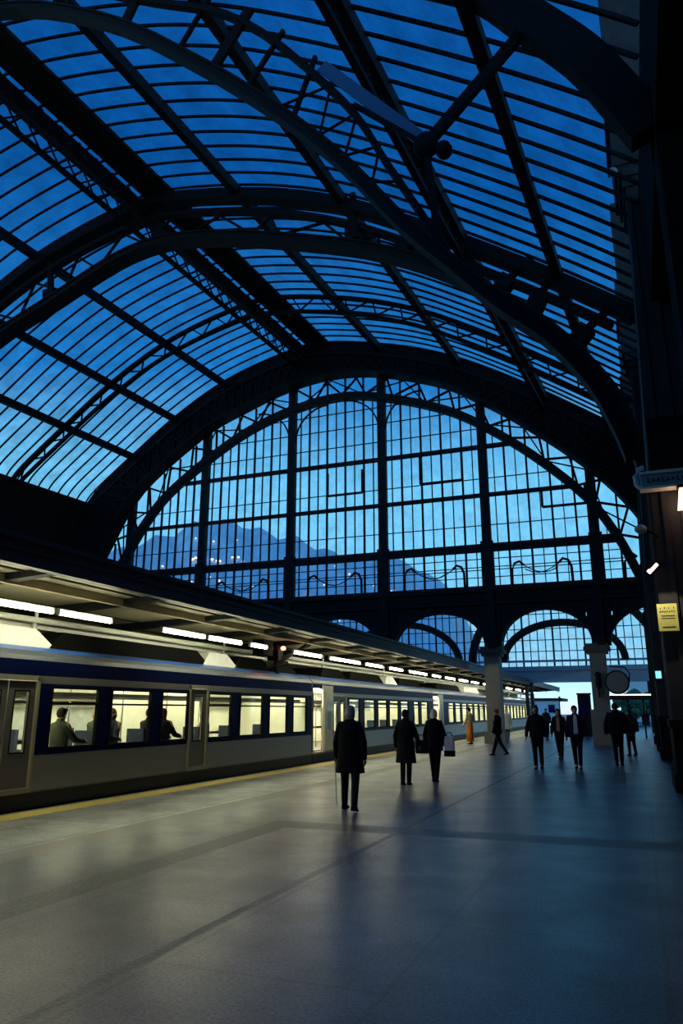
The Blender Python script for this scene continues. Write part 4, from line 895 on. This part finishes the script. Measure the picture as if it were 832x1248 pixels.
person((-1.79, 23.2, 0), R(183), 1.74, 'person in an open dark jacket over a white shirt walking towards the camera', coat='dnavy', hem=.84, trou='black', hair='brown', hairstyle='short', stride=.14, lead=-1, arms=(.1, -.12), wide=1.05, vox=vF, shirt='white', headturn=.4)
person((-.73, 25.0, 0), R(-4), 1.82, 'broad person in a black jacket seen from behind, rightmost walker near the columns', coat='black', hem=.86, trou='black', hair='brown', hairstyle='short', stride=.08, arms=(-.05, .1), wide=1.28, vox=vF)
person((-.42, 30.5, 0), R(150), 1.66, 'person in a maroon coat half hidden behind the broad walker on the right', coat='maroon', hem=.78, trou='black', hair='brown', hairstyle='bob', stride=.1, arms=(.1, .2), vox=vF)
person((-7.35, 45.5, 0), R(190), 1.72, 'person in a long cream coat far down the platform, right of the granite pillar', coat='creamc', hem=.55, trou='olive', hair='tan', hairstyle='bob', stride=.1, vox=.02)
person((-7.95, 46.6, 0), R(175), 1.74, 'person in a brown-black coat beside the one in cream, far down the platform', coat='brown', hem=.75, trou='black', hair='brown', hairstyle='short', stride=.1, vox=.02)
person((-5.6, 50.0, 0), R(185), 1.72, 'small distant dark figure between the cream coat and the walking trio', coat='black', hem=.75, trou='black', hair='brown', hairstyle='short', stride=.1, vox=.02)

# carried things
r = empty('walking_cane', (-4.92, 12.3, 0)); b = MB(); b.tube([(-4.905, 12.32, .08), (-4.915, 12.30, .76)], .009, 6); b.build('shaft', CL['pale'], r); b = MB(); b.tube([(-4.915, 12.30, .74), (-4.915, 12.28, .80), (-4.90, 12.22, .82)], .013, 6); b.build('handle', CL['tan'], r)
tag(r, 'thin pale cane hanging from the left hand of the grey-haired person', 'cane'); world_parts(r)
def bagobj(name, c, sz, m, label, strap_h, m2=None):
    r = empty(name, c); x, y, z = c; a, d, h = sz
    b = MB(); b.loft([[(x + sx_ * a * k / 2, y + sy * d * k / 2, zz) for sx_, sy in ((-1, -1), (1, -1), (1, 1), (-1, 1))] for zz, k in ((z, .92), (z + h * .15, 1.0), (z + h * .8, .95), (z + h, .8))]); b.build('bag_body', m, r)
    if m2: b = MB(); b.box((x - a * .52, y - d * .55, z - .01), (x + a * .52, y + d * .55, z + h * .28)); b.build('bag_base', m2, r)
    b = MB(); b.tube([(x - a * .3, y, z + h), (x - a * .22, y, z + h + strap_h), (x + a * .22, y, z + h + strap_h), (x + a * .3, y, z + h)], .012, 6); b.build('strap', m2 or m, r)
    tag(r, label, 'bag'); world_parts(r)
bagobj('handbag', (-4.88, 17.75, .62), (.30, .16, .30), CL['black'], 'black handbag on the left side of the blond person', .12)
bagobj('shopping_bag', (-4.22, 17.72, .58), (.22, .14, .44), CL['whitebag'], 'white shopping bag with a dark base held by the blond person', .08, CL['black'])
bagobj('shoulder_bag', (-.28, 30.2, .85), (.34, .18, .42), CL['maroon'], 'brown-red shoulder bag held by the person behind the broad walker', .15)
# passengers
def pas(y, x, rz, coat, hair, hs, label, H=1.7, sit=True, arms=(.5, .5), z=.36):
    person((x, y, z), R(rz), H, label, coat=coat, hem=.92, trou='black', hair=hair, hairstyle=hs, sit=sit, arms=arms, vox=.016, elbow=.9, stride=.03)
pas(11.50, -10.15, 0, 'olive', 'brown', 'cap', 'seated passenger in a dark olive jacket and cap in the first full train window')
pas(12.65, -10.25, 0, 'olive', 'tan', 'bob', 'passenger in a patterned olive top at the left side of the second train window')
pas(13.25, -10.35, 180, 'dnavy', 'brown', 'bob', 'passenger in a navy jacket facing back at the right side of the second train window')
pas(14.35, -10.2, 0, 'black', 'brown', 'short', 'passenger in black at the left of the third train window')
pas(14.80, -10.15, 10, 'charcoal', 'brown', 'bob', 'passenger in a charcoal coat in the third train window, next to the one in black')
pas(16.65, -10.2, 90, 'teal', 'tan', 'short', 'passenger in a teal top in the window just past the narrow train door', z=.30)
pas(9.75, -10.3, -60, 'blue', 'brown', 'short', 'passenger in a blue jacket standing inside the double train door at the left edge', sit=False, H=1.45)
